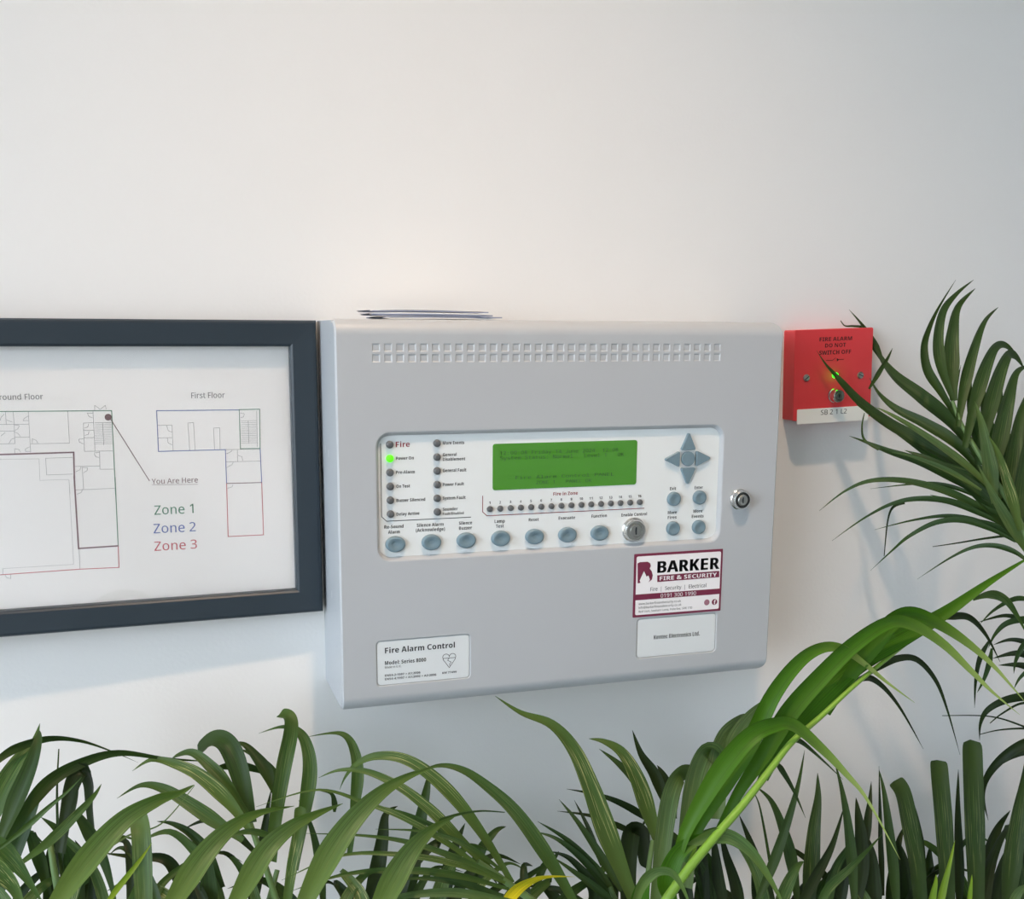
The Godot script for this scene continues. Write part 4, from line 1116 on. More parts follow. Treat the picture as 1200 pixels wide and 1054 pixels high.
	leaf(f, "streaked", 18.7, 5, 30, 0, [-125.6, 668.3, 30, -142.2, 713.3, 22.9, -155.3, 749.6, 15.7, -165.2, 781.5, 8.6, -178, 813.6, 1.4, -195.1, 834.9, -5.7, -219.2, 845.3, -12.9, -238.9, 859.4, -20])
	leaf(f, "streaked", 15.9, 10, 30, 0, [-94.5, 710.3, 0, -103.9, 743.3, -8, -113.1, 774.6, -16, -123.7, 795.2, -24, -136.4, 803.7, -32, -147.4, 805.1, -40])
	leaf(f, "dark", 9.9, 0, 20, 0, [-94, 740.6, -20, -106.4, 764.9, -30, -119.4, 779.1, -40, -133.3, 790.3, -50])
	leaf(f, "deep", 11.0, 0, 10, 0, [-81.8, 742.9, -20, -87.7, 767.3, -30, -97.5, 785.2, -40, -101.8, 804.2, -50])
	leaf(f, "deep", 6.8, 0, 10, 0, [-84.4, 720.3, -30, -108.3, 737.6, -36.7, -132.7, 749.1, -43.3, -163.2, 756.7, -50])
	leaf(f, "deep", 5.5, 0, 20, 0, [-92.3, 707.6, -30, -121, 723.2, -36.7, -144.5, 732.3, -43.3, -171.7, 737.1, -50])
	leaf(f, "deep", 11.7, 0, 0, 0, [-67.9, 724.5, -30, -69.6, 746.1, -36.7, -72.7, 760, -43.3, -76.5, 768.3, -50])
	leaf(f, "soft", 16.6, 0, 35, 1, [-118, 672.5, 40, -111.2, 720.7, 32, -103.9, 757.5, 24, -95.2, 777.9, 16, -83.6, 785.3, 8, -70.5, 782.8, 0])
	leaf(f, "soft", 21.8, 0, 60, 1, [-88.8, 693.1, 30, -81.5, 738.1, 21.7, -73.2, 777, 13.3, -60.8, 798.2, 5, -46.4, 794.8, -3.3, -41.1, 776.8, -11.7, -38.3, 758.8, -20])
	leaf(f, "soft", 21.8, 0, 20, 1, [-55.2, 745.2, 20, -48.4, 781.5, 7.5, -34.3, 803.7, -5, -14.2, 810.2, -17.5, 1.8, 804.8, -30])
	leaf(f, "soft", 19.6, -20, 20, 0, [-41.1, 770, 10, -27, 799.3, 0, -8.7, 817, -10, 12, 827.2, -20, 28.3, 830.2, -30])
	leaf(f, "deep", 18.3, 0, 60, 1, [-117.5, 636.7, -10, -119.7, 683.7, -13.3, -118.3, 713.7, -16.7, -113.9, 725.8, -20, -102.4, 720.3, -23.3, -95.2, 697.5, -26.7, -91.4, 678.9, -30])
	f = frond(t, "rib", 3.0, 2.0, [-132.6, 608.7, 20, -135, 658.9, 10, -141.6, 686.1, 0])
	leaf(f, "dark", 8.0, 0, 10, 0, [-131.2, 680.5, 0, -144.3, 707.3, -13.3, -160.8, 734.9, -26.7, -174.1, 752.8, -40])
	leaf(f, "dark", 8.3, 0, 10, 0, [-135.9, 678.9, 0, -152.1, 700.6, -13.3, -170.8, 720.6, -26.7, -193.5, 735, -40])
	leaf(f, "dark", 6.9, 10, 10, 0, [-138.9, 673.8, 0, -156.1, 701.2, -13.3, -178.6, 721.7, -26.7, -195.7, 725.9, -40])
	leaf(f, "deep", 8.3, 0, 10, 0, [-134.5, 670.2, -10, -151.4, 685.3, -20, -167.6, 701.9, -30, -181.3, 705.5, -40])
	leaf(f, "deep", 5.4, 0, 0, 0, [-141.3, 695.7, -20, -147.7, 723.7, -35, -155.8, 745.3, -50])
	leaf(f, "dark", 7.1, 0, 10, 0, [-137.7, 671.1, 10, -154.8, 688.4, 3.3, -175.7, 705.3, -3.3, -190.2, 715.9, -10])
	leaf(f, "deep", 6.6, 0, 0, 0, [-156.7, 667.5, -10, -177.8, 679.3, -16.7, -191, 681.9, -23.3, -219.7, 684.6, -30])
	leaf(f, "dark", 7.1, 0, 0, 0, [-203.9, 656.6, -30, -190.2, 690.9, -36.7, -176, 697.5, -43.3, -169.5, 698.9, -50])
	leaf(f, "deep", 13.7, 0, 0, 0, [-148.2, 642, -10, -150.5, 674.4, -10, -157.1, 687.3, -10, -165.1, 692.5, -10])
	leaf(f, "yellow", 9.6, 10, 50, 0, [-280.4, 737.8, 110, -266.1, 753.8, 105, -251.5, 759.5, 100, -233.9, 758.9, 95, -210.3, 752, 90])
	leaf(f, "deep", 11.7, -21, 3, 0, [-222.1, 656.9, 13.9, -217.8, 673.5, 0.4, -213.8, 690.7, -13, -210.1, 703, -26.5, -197.5, 694.1, -40])
	leaf(f, "dark", 12.1, 5, 7, 0, [-206.5, 655.6, 16.5, -195.3, 667.3, 2.4, -175.5, 678.4, -11.7, -137.5, 682.4, -25.9, -105.9, 660.1, -40])
	leaf(f, "deep", 13.8, 5, 14, 0, [-176.4, 632.4, -14.4, -176.8, 649.1, -20.8, -180.7, 666.5, -27.2, -191.4, 680.5, -33.6, -181.9, 671.8, -40])
	leaf(f, "mid", 9.4, -17, 34, 0, [-154.4, 629.4, -12.9, -150, 653.9, -19.7, -142.6, 678.2, -26.4, -129.1, 695.4, -33.2, -134.6, 689.6, -40])
	leaf(f, "deep", 12.7, -20, 12, 0, [-148.4, 645.7, 17.4, -141.7, 664.7, 3.1, -133.6, 684.3, -11.3, -122.5, 697.7, -25.6, -119.1, 688.6, -40])
	leaf(f, "dark", 8.9, -23, 42, 0, [-143.5, 642.4, 13.2, -140.5, 658.4, -0.1, -140.6, 675.4, -13.4, -147, 688.4, -26.7, -156.3, 679.6, -40])
	leaf(f, "deep", 12.1, 0, 21, 0, [-117, 640.2, 17.5, -104.5, 651.6, 3.1, -83.3, 662.3, -11.2, -44.1, 666, -25.6, -31.2, 646.9, -40])
	leaf(f, "mid", 13.2, 12, 23, 0, [-98.6, 634.4, 13.3, -97.8, 646.1, -0.1, -104.2, 659.4, -13.4, -124.9, 671, -26.7, -128, 656.6, -40])
	leaf(f, "deep", 15.2, 10, 7, 0, [-77.9, 616.9, -10.8, -76.2, 633.1, -18.1, -76.3, 649.7, -25.4, -79.8, 662.5, -32.7, -75.8, 656.1, -40])
	t = palm(Vector3(0.360, 0.300, 0.260), "tall palm with one bright sunlit frond arching up from the bottom towards the right edge", [[-10, 0, 5, -39, 312, 9, -216, 638, 20, -193, 694, 20]])
	f = frond(t, "rib_vivid", 4.0, 1.2, [-193.4, 693.7, 20, -171.9, 745.9, 20, -153, 773.4, 20, -128.1, 798.6, 18, -103, 817.2, 12, -77.6, 837.9, 5, -57, 855.3, 0, -27.9, 869.2, -8, 5.5, 888.4, -15, 44.6, 905.6, -25, 79.4, 914.4, -40])
	leaf(f, "vivid_tip", 13.8, -15, 35, 0, [-142.8, 773.7, 0, -127.7, 800.5, -2, -108.4, 826.8, -4, -87.7, 857.9, -6, -70.5, 890.1, -8, -49.1, 913, -10, -28.8, 921.7, -12, -8.7, 918.8, -14, 12.5, 905, -16, 37, 886.4, -18, 65.5, 866.3, -20])
	leaf(f, "vivid_tip", 15.3, -10, 35, 0, [-111.4, 781, -10, -93.6, 815.6, -10.5, -73.3, 843.7, -10.9, -55.2, 872.2, -11.4, -30.9, 896.9, -11.8, -0.5, 921.9, -12.3, 30.5, 936.6, -12.7, 54.4, 931.9, -13.2, 83.1, 914.5, -13.6, 111.6, 890.3, -14.1, 134.7, 870.3, -14.5, 164.6, 847.7, -15])
	leaf(f, "vivid_tip", 15.7, 0, 40, 0, [-15.2, 866.3, -20, -0.2, 889.3, -20, 20.7, 915.9, -20, 38.4, 934.7, -20, 55.9, 939.5, -20, 81.2, 930, -20, 112.2, 910.9, -20, 141, 887.9, -20, 174.4, 855.2, -20])
	leaf(f, "vivid_tip", 14.9, -20, 35, 0, [-154.2, 760.6, 10, -148.2, 795.3, 9, -132, 825.2, 8, -114.2, 849.7, 7, -95.2, 867.1, 6, -77.5, 872.5, 5, -59.8, 870.9, 4, -34, 849.8, 3, -11, 827.1, 2, 12, 801.1, 1, 46.8, 746.3, 0])
	leaf(f, "vivid", 22.3, -5, -10, 0, [-71.2, 823, -15, -51, 853.1, -18.6, -24.4, 878.8, -22.1, 10.6, 901.6, -25.7, 54.8, 917.3, -29.3, 96.4, 932.5, -32.9, 142.6, 955, -36.4, 190.5, 975.4, -40])
	leaf(f, "vivid", 12.7, 0, 10, 0, [-70, 816.7, -20, -60.2, 838, -20, -50.2, 855.2, -20, -40.1, 859.5, -20])
	leaf(f, "vivid", 15.5, -10, 0, 0, [-153.6, 746, 10, -159.7, 764.8, 10, -151.8, 786.6, 10, -133.9, 795.7, 10, -121.6, 795.2, 10])
	leaf(f, "bright", 12.6, 20, 10, 0, [-145.2, 790.8, 10, -130.7, 798.4, 14, -115.8, 798.1, 18, -100.3, 786, 22, -86.2, 764.7, 26, -70.7, 734.2, 30])
	leaf(f, "deep", 6.2, 10, 20, 0, [14.8, 884.7, -30, 39.7, 892.6, -35, 60.7, 897, -40, 84.4, 892.7, -45, 108.6, 871.6, -50, 127.3, 842.2, -55, 148.8, 797.8, -60])
	leaf(f, "deep", 5.4, 10, 10, 0, [3.9, 875.4, -30, 26.1, 885.5, -35, 46.2, 877.8, -40, 71.4, 853.6, -45, 102.1, 812.4, -50])
	leaf(f, "dark", 4.3, 0, 0, 0, [-43.2, 842.5, -30, -29.7, 841.1, -33.3, -11.4, 827.2, -36.7, 18.6, 800, -40])
	leaf(f, "dark", 4.8, 0, 0, 0, [-54.5, 829.9, -25, -45.9, 820.6, -28.3, -32.1, 800.7, -31.7, -17.5, 774.4, -35])
	leaf(f, "mid", 8.2, 30, 20, 0, [139.3, 937.9, -50, 158.4, 940.3, -52.5, 176.9, 933.3, -55, 193.3, 917.4, -57.5, 208.5, 898.4, -60])
	leaf(f, "deep", 6.7, 20, 20, 0, [94.6, 926.6, -40, 115.2, 926.6, -45, 137.5, 922.1, -50, 160, 904.5, -55, 182.2, 877.3, -60])
	leaf(f, "lime", 4.5, 0, 10, 0, [-139.5, 753.9, -5, -134.6, 770, -5, -130.8, 779.5, -5, -128.4, 787.9, -5])
	leaf(f, "bright", 9.3, 20, 30, 0, [-204, 752.9, 40, -196.4, 784, 42, -187.6, 794.8, 44, -175.9, 794, 46, -167.6, 782.5, 48, -160.2, 763.5, 50])
	leaf(f, "vivid", 15.4, 0, 30, 0, [-189.2, 731.8, 30, -191.5, 764.3, 30, -187, 782.6, 30, -176.8, 787.3, 30])
	t = palm(Vector3(0.640, 0.300, 0.120), "dark palm with upright blunt strap leaves at the bottom right", [[30, 0, 16, -9, 251, 18, -265, 499, 10, -257, 558, 10], [-6, 0, -4, -31, 243, -2, -169, 481, 10, -169, 541, 10], [19, 0, -9, 13, 235, -5, -34, 464, 20, -44, 523, 20]])
	f = frond(t, "rib", 3.0, 2.0, [-257.1, 558.1, 10, -250.9, 604, 10, -233, 633.7, 0])
	leaf(f, "dark", 12.1, 0, 10, 0, [-228.4, 632.9, 0, -234.9, 673.8, -5, -241.5, 701.8, -10, -252.6, 730.2, -15, -266.3, 744.7, -20])
	leaf(f, "dark", 9.5, -20, 10, 0, [-295.7, 648, 30, -272.2, 688.9, 22.5, -254.9, 723.3, 15, -240.8, 754.6, 7.5, -230.8, 783.5, 0])
	leaf(f, "strap", 16.3, 0, 0, 0, [-217.6, 605.3, 0, -212, 652, -7.5, -206.2, 694.4, -15, -198.6, 724, -22.5, -195, 745, -30])
	leaf(f, "deep", 11.1, 0, 10, 0, [-238.9, 627.4, 10, -214.2, 659.5, 3.3, -193.3, 685.3, -3.3, -178.1, 717.4, -10])
	leaf(f, "mid", 14.2, 20, 0, 0, [-280.3, 642.8, 40, -268.8, 671.4, 36.7, -255.9, 689.4, 33.3, -245.3, 692.6, 30])
	leaf(f, "deep", 12.1, 0, 0, 0, [-243.5, 612.8, -10, -255.1, 649.8, -16.7, -266.5, 686.5, -23.3, -276.5, 714.3, -30])
	leaf(f, "deep", 12.0, 0, 0, 0, [-279.2, 610.4, -10, -284.4, 650.3, -16.7, -292.8, 682, -23.3, -297.4, 708.8, -30])
	leaf(f, "deep", 13.5, 0, 0, 0, [-302.8, 620.2, 0, -307.9, 659.2, -6.7, -309.1, 689.2, -13.3, -309, 710.9, -20])
	leaf(f, "deep", 15.6, 0, 0, 0, [-240.6, 589.3, -20, -252.3, 626.9, -26.7, -254.6, 658.5, -33.3, -256.7, 685.7, -40])
	leaf(f, "dark", 3.1, 0, 0, 2, [-247.8, 668.3, -20, -252.8, 697.2, -23.3, -257.5, 721.6, -26.7, -261.5, 733.3, -30])
	leaf(f, "deep", 15.0, 0, 0, 0, [-328.6, 620.5, 0, -324.8, 653.6, -6.7, -320.8, 682.7, -13.3, -321.6, 704.4, -20])
	f = frond(t, "rib", 3.0, 2.0, [-168.9, 540.9, 10, -168.8, 589.3, 10, -160.3, 621.6, 0])
	leaf(f, "dark", 10.8, 0, 10, 0, [-180.2, 622.9, 20, -182.1, 670.1, 12.5, -184.2, 708.1, 5, -187.6, 739.5, -2.5, -191.4, 763.5, -10])
	leaf(f, "deep", 17.5, 0, 10, 0, [-166.6, 605.2, -0, -158.8, 648, -7.5, -153.9, 678.3, -15, -153, 700.7, -22.5, -150.6, 714.5, -30])
	leaf(f, "deep", 8.8, 0, 0, 0, [-152.2, 658.7, -10, -143.7, 691.9, -20, -134.8, 708, -30, -126.8, 723.8, -40])
	leaf(f, "deep", 5.9, 0, 0, 0, [-127.1, 619.6, -10, -128.3, 660.6, -16.7, -127.6, 701.3, -23.3, -127, 743.5, -30])
	leaf(f, "dark", 11.0, 0, 0, 0, [-124.5, 603.5, 10, -127.3, 648.1, 2.5, -131, 692.6, -5, -132.7, 723.9, -12.5, -134.5, 745, -20])
	leaf(f, "strap", 17.4, 0, 20, 1, [-104.8, 596.9, 20, -109.8, 654.7, 12.5, -117.4, 699.6, 5, -121.5, 726.7, -2.5, -125.1, 735.9, -10])
	leaf(f, "deep", 8.7, 0, 0, 0, [-88.5, 636.4, 0, -94.8, 678, -6.7, -98.8, 706.1, -13.3, -105.5, 730.2, -20])
	leaf(f, "deep", 13.0, 0, 0, 0, [-111.9, 584.7, -20, -104.3, 625.2, -26.7, -95.9, 656.8, -33.3, -84.1, 671.8, -40])
	leaf(f, "deep", 17.4, 0, 0, 0, [-144.8, 592.6, 0, -143.1, 632.8, -6.7, -142.6, 664.4, -13.3, -146.9, 683.7, -20])
	leaf(f, "deep", 14.1, 0, 0, 0, [-182.3, 593.5, -10, -173.5, 634.2, -13.3, -166.6, 662, -16.7, -157.8, 676.5, -20])
	leaf(f, "deep", 19.5, 0, 0, 0, [-98.9, 574.5, -10, -94.9, 610.9, -16.7, -96.5, 643.7, -23.3, -99, 663.3, -30])
	f = frond(t, "rib", 3.0, 2.0, [-43.6, 522.8, 20, -51.7, 574.2, 20, -50.7, 608.8, 10])
	leaf(f, "strap", 17.4, 0, 5, 1, [-73.2, 591.4, 20, -76.4, 649.6, 12.5, -78.8, 698.5, 5, -79.9, 734.2, -2.5, -77.3, 751.5, -10])
	leaf(f, "deep", 10.6, 0, 0, 0, [-43.8, 584.1, -0, -42.1, 642, -10, -39.5, 690.8, -20, -33.7, 728.6, -30])
	leaf(f, "strap", 19.8, 0, 5, 1, [-50.3, 593, 30, -51.7, 650.7, 22.5, -52.1, 699.3, 15, -52.1, 743.4, 7.5, -49.6, 772.6, 0])
	leaf(f, "strap", 19.9, 0, 10, 0, [-25.5, 594.3, 40, -19.9, 650.8, 32.5, -10.3, 698, 25, 0.8, 732.2, 17.5, 10.9, 766.9, 10])
	leaf(f, "deep", 16.5, 0, 10, 0, [-9.3, 591.2, -10, 0.1, 636.9, -16.7, 13.8, 662, -23.3, 35.1, 676.2, -30])
	leaf(f, "deep", 24.8, 0, 0, 0, [0.4, 562.7, 0, 7.7, 599.4, -6.7, 18.6, 631.1, -13.3, 34.9, 653.2, -20])
	leaf(f, "deep", 21.3, 0, 0, 0, [-58.2, 567.3, -10, -64.5, 605.9, -16.7, -65.3, 629.9, -23.3, -60.1, 653.1, -30])
	leaf(f, "deep", 21.8, 0, 0, 0, [38, 556.1, 0, 37.7, 594.5, -6.7, 41.2, 637, -13.3, 51.7, 655.4, -20])
	leaf(f, "lime", 7.4, 0, 0, 0, [-123.4, 635.1, 60, -117.2, 657.3, 56.7, -109.2, 679.2, 53.3, -102, 701.4, 50])
	leaf(f, "lime", 7.4, 0, 0, 0, [-130.5, 632.2, 60, -130.6, 653, 60, -128.4, 669.1, 60, -128.3, 677.3, 60])
	leaf(f, "mid", 8.2, -10, 10, 0, [-269, 659.2, 80, -252.7, 688.8, 75, -227.6, 703.3, 70, -207.8, 713.6, 65, -188.5, 724.2, 60])
	leaf(f, "lime", 4.9, 0, 0, 0, [-89.3, 629.3, 60, -89.6, 650.4, 60, -89, 662.8, 60, -88.9, 671.1, 60])
	leaf(f, "soft", 9.6, 0, 0, 0, [-44.6, 621.7, 60, -37.2, 641.9, 60, -28.3, 648.9, 60, -16.8, 651.4, 60])
	leaf(f, "deep", 13.4, 5, 10, 0, [-352.7, 632.6, 28, -351, 666, 13.5, -355.2, 701, -1, -371, 728.9, -15.5, -375, 716.4, -30])
	leaf(f, "dark", 16.5, 20, 23, 0, [-314.9, 611.1, 2.5, -318.3, 647.1, -5.6, -330.1, 684.3, -13.8, -357.8, 714.9, -21.9, -351.3, 701.2, -30])
	leaf(f, "dusk", 15.1, 13, -1, 0, [-304.5, 607.5, -0.5, -306, 641.4, -7.8, -313, 676.1, -15.2, -330.3, 703.9, -22.6, -319.3, 693, -30])
	leaf(f, "deep", 14.4, 2, 42, 0, [-280.6, 603.8, 0.5, -282, 621, -7.1, -290.2, 639.3, -14.8, -311.5, 655.2, -22.4, -308.7, 643.6, -30])
	leaf(f, "mid", 11.2, -18, -6, 0, [-274.3, 619.5, 29.7, -272.8, 650.4, 14.8, -279.5, 683.2, -0.1, -301.6, 709.9, -15.1, -330.4, 698.7, -30])
	leaf(f, "deep", 15.8, 22, 38, 0, [-252, 609.3, 18.8, -242.2, 623.1, 6.6, -228.2, 636.8, -5.6, -205.3, 644.6, -17.8, -176, 629.3, -30])
	leaf(f, "dark", 13.0, -17, 36, 0, [-219.1, 598, 9.4, -210.6, 618.7, -0.5, -197.4, 639.1, -10.3, -174, 652.3, -20.2, -153.3, 639.2, -30])
	leaf(f, "dusk", 13.1, 9, 37, 0, [-204.6, 591.8, 3.1, -195.6, 626.8, -5.1, -178.7, 660.8, -13.4, -144.8, 683.9, -21.7, -131.8, 669.9, -30])
	leaf(f, "deep", 9.4, 23, -1, 0, [-170.9, 581.8, -3.7, -176.1, 614.3, -10.3, -191.3, 648.3, -16.9, -225.5, 677.1, -23.4, -224.5, 663.6, -30])
	leaf(f, "mid", 12.6, 10, 0, 0, [-159.3, 595.1, 23, -155.1, 611.6, 9.8, -156.8, 629.6, -3.5, -169.8, 644.2, -16.7, -169.7, 631.5, -30])
	leaf(f, "deep", 13.4, 17, 35, 0, [-126.4, 583.8, 13.5, -112.9, 603.5, 2.6, -89.9, 622.3, -8.3, -46.7, 632.3, -19.1, 9, 608.4, -30])
	leaf(f, "dark", 15.1, 19, 23, 0, [-106.8, 567.6, -8.5, -98.2, 594.3, -13.9, -80.1, 619.5, -19.3, -42.3, 635.3, -24.6, -25.7, 620.5, -30])
	leaf(f, "dusk", 12.8, 19, 24, 0, [-81.6, 570.1, 3.6, -72, 604.2, -4.8, -54.2, 637.5, -13.2, -18.7, 659.7, -21.6, 17.2, 642.3, -30])
	leaf(f, "deep", 14.7, 9, 23, 0, [-60.3, 570.6, 11.1, -46.6, 586.4, 0.8, -23.7, 601.3, -9.5, 19, 608.1, -19.7, 72.4, 585, -30])
	leaf(f, "mid", 13.6, 2, 22, 0, [-22.8, 557.5, -0, -27.2, 592.8, -7.5, -41.2, 629.5, -15, -73.4, 660.2, -22.5, -76.2, 647.5, -30])
	leaf(f, "deep", 15.2, -19, 43, 0, [-40.5, 573.9, 23.1, -27.8, 609.5, 9.8, -8.6, 644.9, -3.5, 25.2, 669.1, -16.7, 76.5, 649.3, -30])
	leaf(f, "dark", 14.7, -24, 30, 0, [21.7, 544.6, -8.6, 27.8, 589.6, -14, 42.2, 633.3, -19.3, 74.7, 663.9, -24.7, 107, 648.8, -30])
	leaf(f, "dusk", 16.0, 15, 6, 0, [31.4, 551, 5.5, 32.7, 590.6, -3.3, 30.5, 630.8, -12.2, 22.8, 662.1, -21.1, 45.4, 651.5, -30])
	t = palm(Vector3(0.720, 0.300, 0.240), "large dark palm at the right edge, its leaves spreading beside the red switch", [[6, 0, -19, -2, 255, -15, -37, 509, 24, -52, 567, 20], [-5, 0, 19, -1, 230, 11, 45, 454, -35, 31, 512, -40]])
	f = frond(t, "rib", 4.0, 1.5, [-52.1, 567.2, 20, -90.2, 714, 10, -122.1, 848.3, -10, -147.2, 941.5, -30, -161.3, 995.4, -50, -181.7, 1040, -70, -193.4, 1073.2, -90, -197.7, 1094.4, -100])
	leaf(f, "dark", 9.7, 0, 30, 0, [-190.8, 1078.2, -100, -203.9, 1101.3, -108.3, -212.9, 1119.3, -116.7, -211.6, 1138.8, -125, -201.1, 1155.6, -133.3, -185.3, 1174.2, -141.7, -162.4, 1198.5, -150])
	leaf(f, "dusk", 12.0, 10, 20, 0, [-196.8, 1094.4, -100, -204.4, 1121.6, -110, -202, 1144.7, -120, -190.8, 1169.6, -130, -169.5, 1185.5, -140, -143, 1198.9, -150])
	leaf(f, "dusk", 15.6, 0, 20, 0, [-196.8, 1094.4, -100, -192.7, 1122.9, -112.5, -183.2, 1150.6, -125, -168.7, 1174.3, -137.5, -140.4, 1191.4, -150])
	leaf(f, "dusk", 11.1, 0, 25, 0, [-198.7, 1073.3, -90, -184.6, 1108.7, -102.5, -166.4, 1141.2, -115, -146.7, 1162.6, -127.5, -122.1, 1174.9, -140])
	leaf(f, "dusk", 13.1, 0, 35, 0, [-198.4, 1056.1, -80, -183.2, 1094.8, -90, -166.7, 1123.2, -100, -148.8, 1139.8, -110, -127, 1140.4, -120, -99.1, 1124.9, -130])
	leaf(f, "dusk", 14.7, 0, 35, 0, [-183.7, 1041, -80, -171, 1080.2, -88, -156.6, 1113.1, -96, -140.6, 1132.5, -104, -124, 1131.6, -112, -106, 1120.7, -120])
	leaf(f, "dusk", 16.0, 0, 20, 0, [-177.3, 1023.8, -70, -163.7, 1062.4, -80, -149.1, 1094.3, -90, -133.4, 1117.2, -100, -110.1, 1124.1, -110])
	leaf(f, "dusk", 15.8, 0, 10, 0, [-168.1, 1002.9, -60, -153.4, 1044.5, -73.3, -137.8, 1079.6, -86.7, -117.2, 1104.4, -100])
	leaf(f, "soft", 14.0, 0, 10, 0, [-180.4, 1010.7, -60, -184, 1042.6, -66.7, -188.5, 1074.5, -73.3, -191.9, 1095.6, -80])
	leaf(f, "dusk", 15.6, 0, 10, 0, [-165.1, 989.8, -50, -154.4, 1024.3, -60, -141.9, 1059.2, -70, -123.9, 1079.9, -80])
	leaf(f, "dark", 4.1, 0, 0, 0, [-198.8, 1087.1, -100, -190.9, 1099.7, -106.7, -182.9, 1111.8, -113.3, -174.9, 1124.1, -120])
	leaf(f, "dark", 15.5, 0, 20, 0, [-179.2, 1040.9, -80, -176.9, 1070.3, -120, -185.5, 1093.1, -155, -193.5, 1108.9, -180, -193.6, 1121.6, -200, -189.8, 1133.1, -218, -187.4, 1141.7, -230])
	leaf(f, "dark", 8.5, 0, 10, 0, [-186.3, 1124.3, -214, -186.1, 1136.1, -226, -191.1, 1148.2, -231, -202.8, 1159.4, -228, -224.1, 1172.7, -218])
	leaf(f, "dark", 3.3, 0, 0, 2, [-191, 1146.6, -231, -198.4, 1155.9, -231, -209.1, 1157.4, -231, -219.3, 1157.7, -230, -225.8, 1162.5, -228])
	leaf(f, "dark", 5.0, 20, 10, 0, [-253.7, 1103.1, -140, -239.3, 1117.6, -146.7, -226.4, 1129.3, -153.3, -216.7, 1138.1, -160])
	leaf(f, "dark", 11.7, 0, 10, 0, [-168.7, 1025.8, -80, -188.6, 1055.9, -100, -206.9, 1072.4, -120, -223.8, 1084.7, -140, -227.9, 1097.2, -160, -224.3, 1110.7, -180])
	leaf(f, "dark", 17.9, 5, 20, 0, [-164.1, 1007.8, -65, -160.6, 1023.7, -110, -174.8, 1040.8, -145, -193.3, 1060, -170, -212.2, 1074.2, -185, -227.1, 1085.7, -194])
	leaf(f, "dark", 13.1, 5, 25, 0, [-165.4, 1012.3, -70, -161.6, 1030, -115, -177, 1050, -155, -199.9, 1067.9, -182, -220.6, 1086.9, -198, -235.9, 1104.6, -206, -241.1, 1112, -210, -250.7, 1122.2, -212, -259.4, 1134.8, -214])
	leaf(f, "soft", 8.9, 20, 20, 0, [-178.5, 1017.9, -60, -201.3, 1042.2, -75, -230.2, 1065.3, -90, -254.5, 1082.6, -105, -261.1, 1088.9, -120])
	leaf(f, "dark", 10.0, 10, 20, 0, [-171.3, 1008.8, -70, -194.7, 1025.2, -86, -222.9, 1041.2, -102, -244.6, 1049.7, -118, -257.1, 1056.6, -134, -263.7, 1061.2, -150])
	leaf(f, "soft", 5.8, 20, 20, 0, [-190.3, 1021.3, -65, -211.3, 1036.4, -83.3, -232.4, 1046.7, -101.7, -244.9, 1049.5, -120])
	leaf(f, "dark", 3.0, 0, 0, 2, [-253.8, 1051.9, -120, -261.9, 1059.3, -130, -258.2, 1070.3, -140, -249.2, 1081.4, -150])
	leaf(f, "dusk", 7.3, 0, 20, 0, [-165.9, 999.1, -60, -186, 1007.5, -73.3, -211.3, 1019.1, -86.7, -240.7, 1026.5, -100, -265.3, 1025.6, -113.3, -281, 1015.4, -126.7, -296.7, 996.7, -140])
	leaf(f, "dark", 4.2, 0, 10, 0, [-175.8, 1009, -70, -192.9, 1019, -87.5, -205.5, 1022.3, -105, -218.2, 1019.6, -122.5, -245, 1014.4, -140])
	leaf(f, "dusk", 6.2, 0, 20, 0, [-160.2, 987.8, -60, -180.7, 999.1, -73.3, -204.1, 1009.2, -86.7, -226.1, 1010.3, -100, -241.8, 1004.5, -113.3, -259.9, 990.3, -126.7, -281.7, 969, -140])
	leaf(f, "dusk", 5.9, 0, 20, 0, [-154.4, 976.3, -60, -170.4, 985.9, -73.3, -188.2, 992, -86.7, -205.5, 988.3, -100, -221.5, 974.6, -113.3, -228, 959.3, -126.7, -239.1, 939.1, -140])
	leaf(f, "dark", 4.9, 0, 20, 0, [-154.9, 982, -70, -172, 990.3, -87.5, -189.2, 992.8, -105, -210.9, 987.1, -122.5, -237.6, 976.8, -140])
	leaf(f, "dusk", 5.3, 0, 20, 0, [-141.4, 955.2, -50, -149.5, 965.6, -64, -160, 969.5, -78, -170.2, 965.8, -92, -182.8, 953.8, -106, -203.6, 933.3, -120])
	leaf(f, "deep", 2.4, 0, 0, 2, [-145.4, 977.4, -80, -154.6, 971.2, -100, -164.8, 964.1, -120, -173.1, 957.6, -140])
	leaf(f, "deep", 3.1, 0, 0, 2, [-223.3, 1004.2, -120, -227.8, 998.2, -130, -224.5, 983.2, -140, -217.9, 949.3, -150])
	leaf(f, "dark", 15.3, 0, 10, 0, [-154.4, 974.5, -50, -173, 1003.4, -67.5, -191.2, 1025.9, -85, -213.8, 1043, -102.5, -227.3, 1050.5, -120])
	leaf(f, "dark", 15.6, 0, 0, 0, [-140.9, 973.8, -50, -146.9, 1002.4, -56.7, -148.5, 1030.9, -63.3, -139.2, 1051.8, -70])
	leaf(f, "soft", 10.6, 0, 0, 0, [-153.9, 968.1, -45, -174.7, 997.5, -50, -190.5, 1022.7, -55, -200.4, 1043.9, -60])
	leaf(f, "dusk", 18.9, 0, 10, 0, [-136.6, 981, -70, -142.4, 1017.3, -80, -146.1, 1049.8, -90, -146.5, 1086.2, -100, -140.7, 1115.3, -110])
	leaf(f, "dark", 19.2, 0, 10, 0, [-120.1, 966.9, -80, -119.2, 1003.9, -87.5, -123.9, 1041.1, -95, -120.3, 1070.5, -102.5, -108.3, 1092.5, -110])
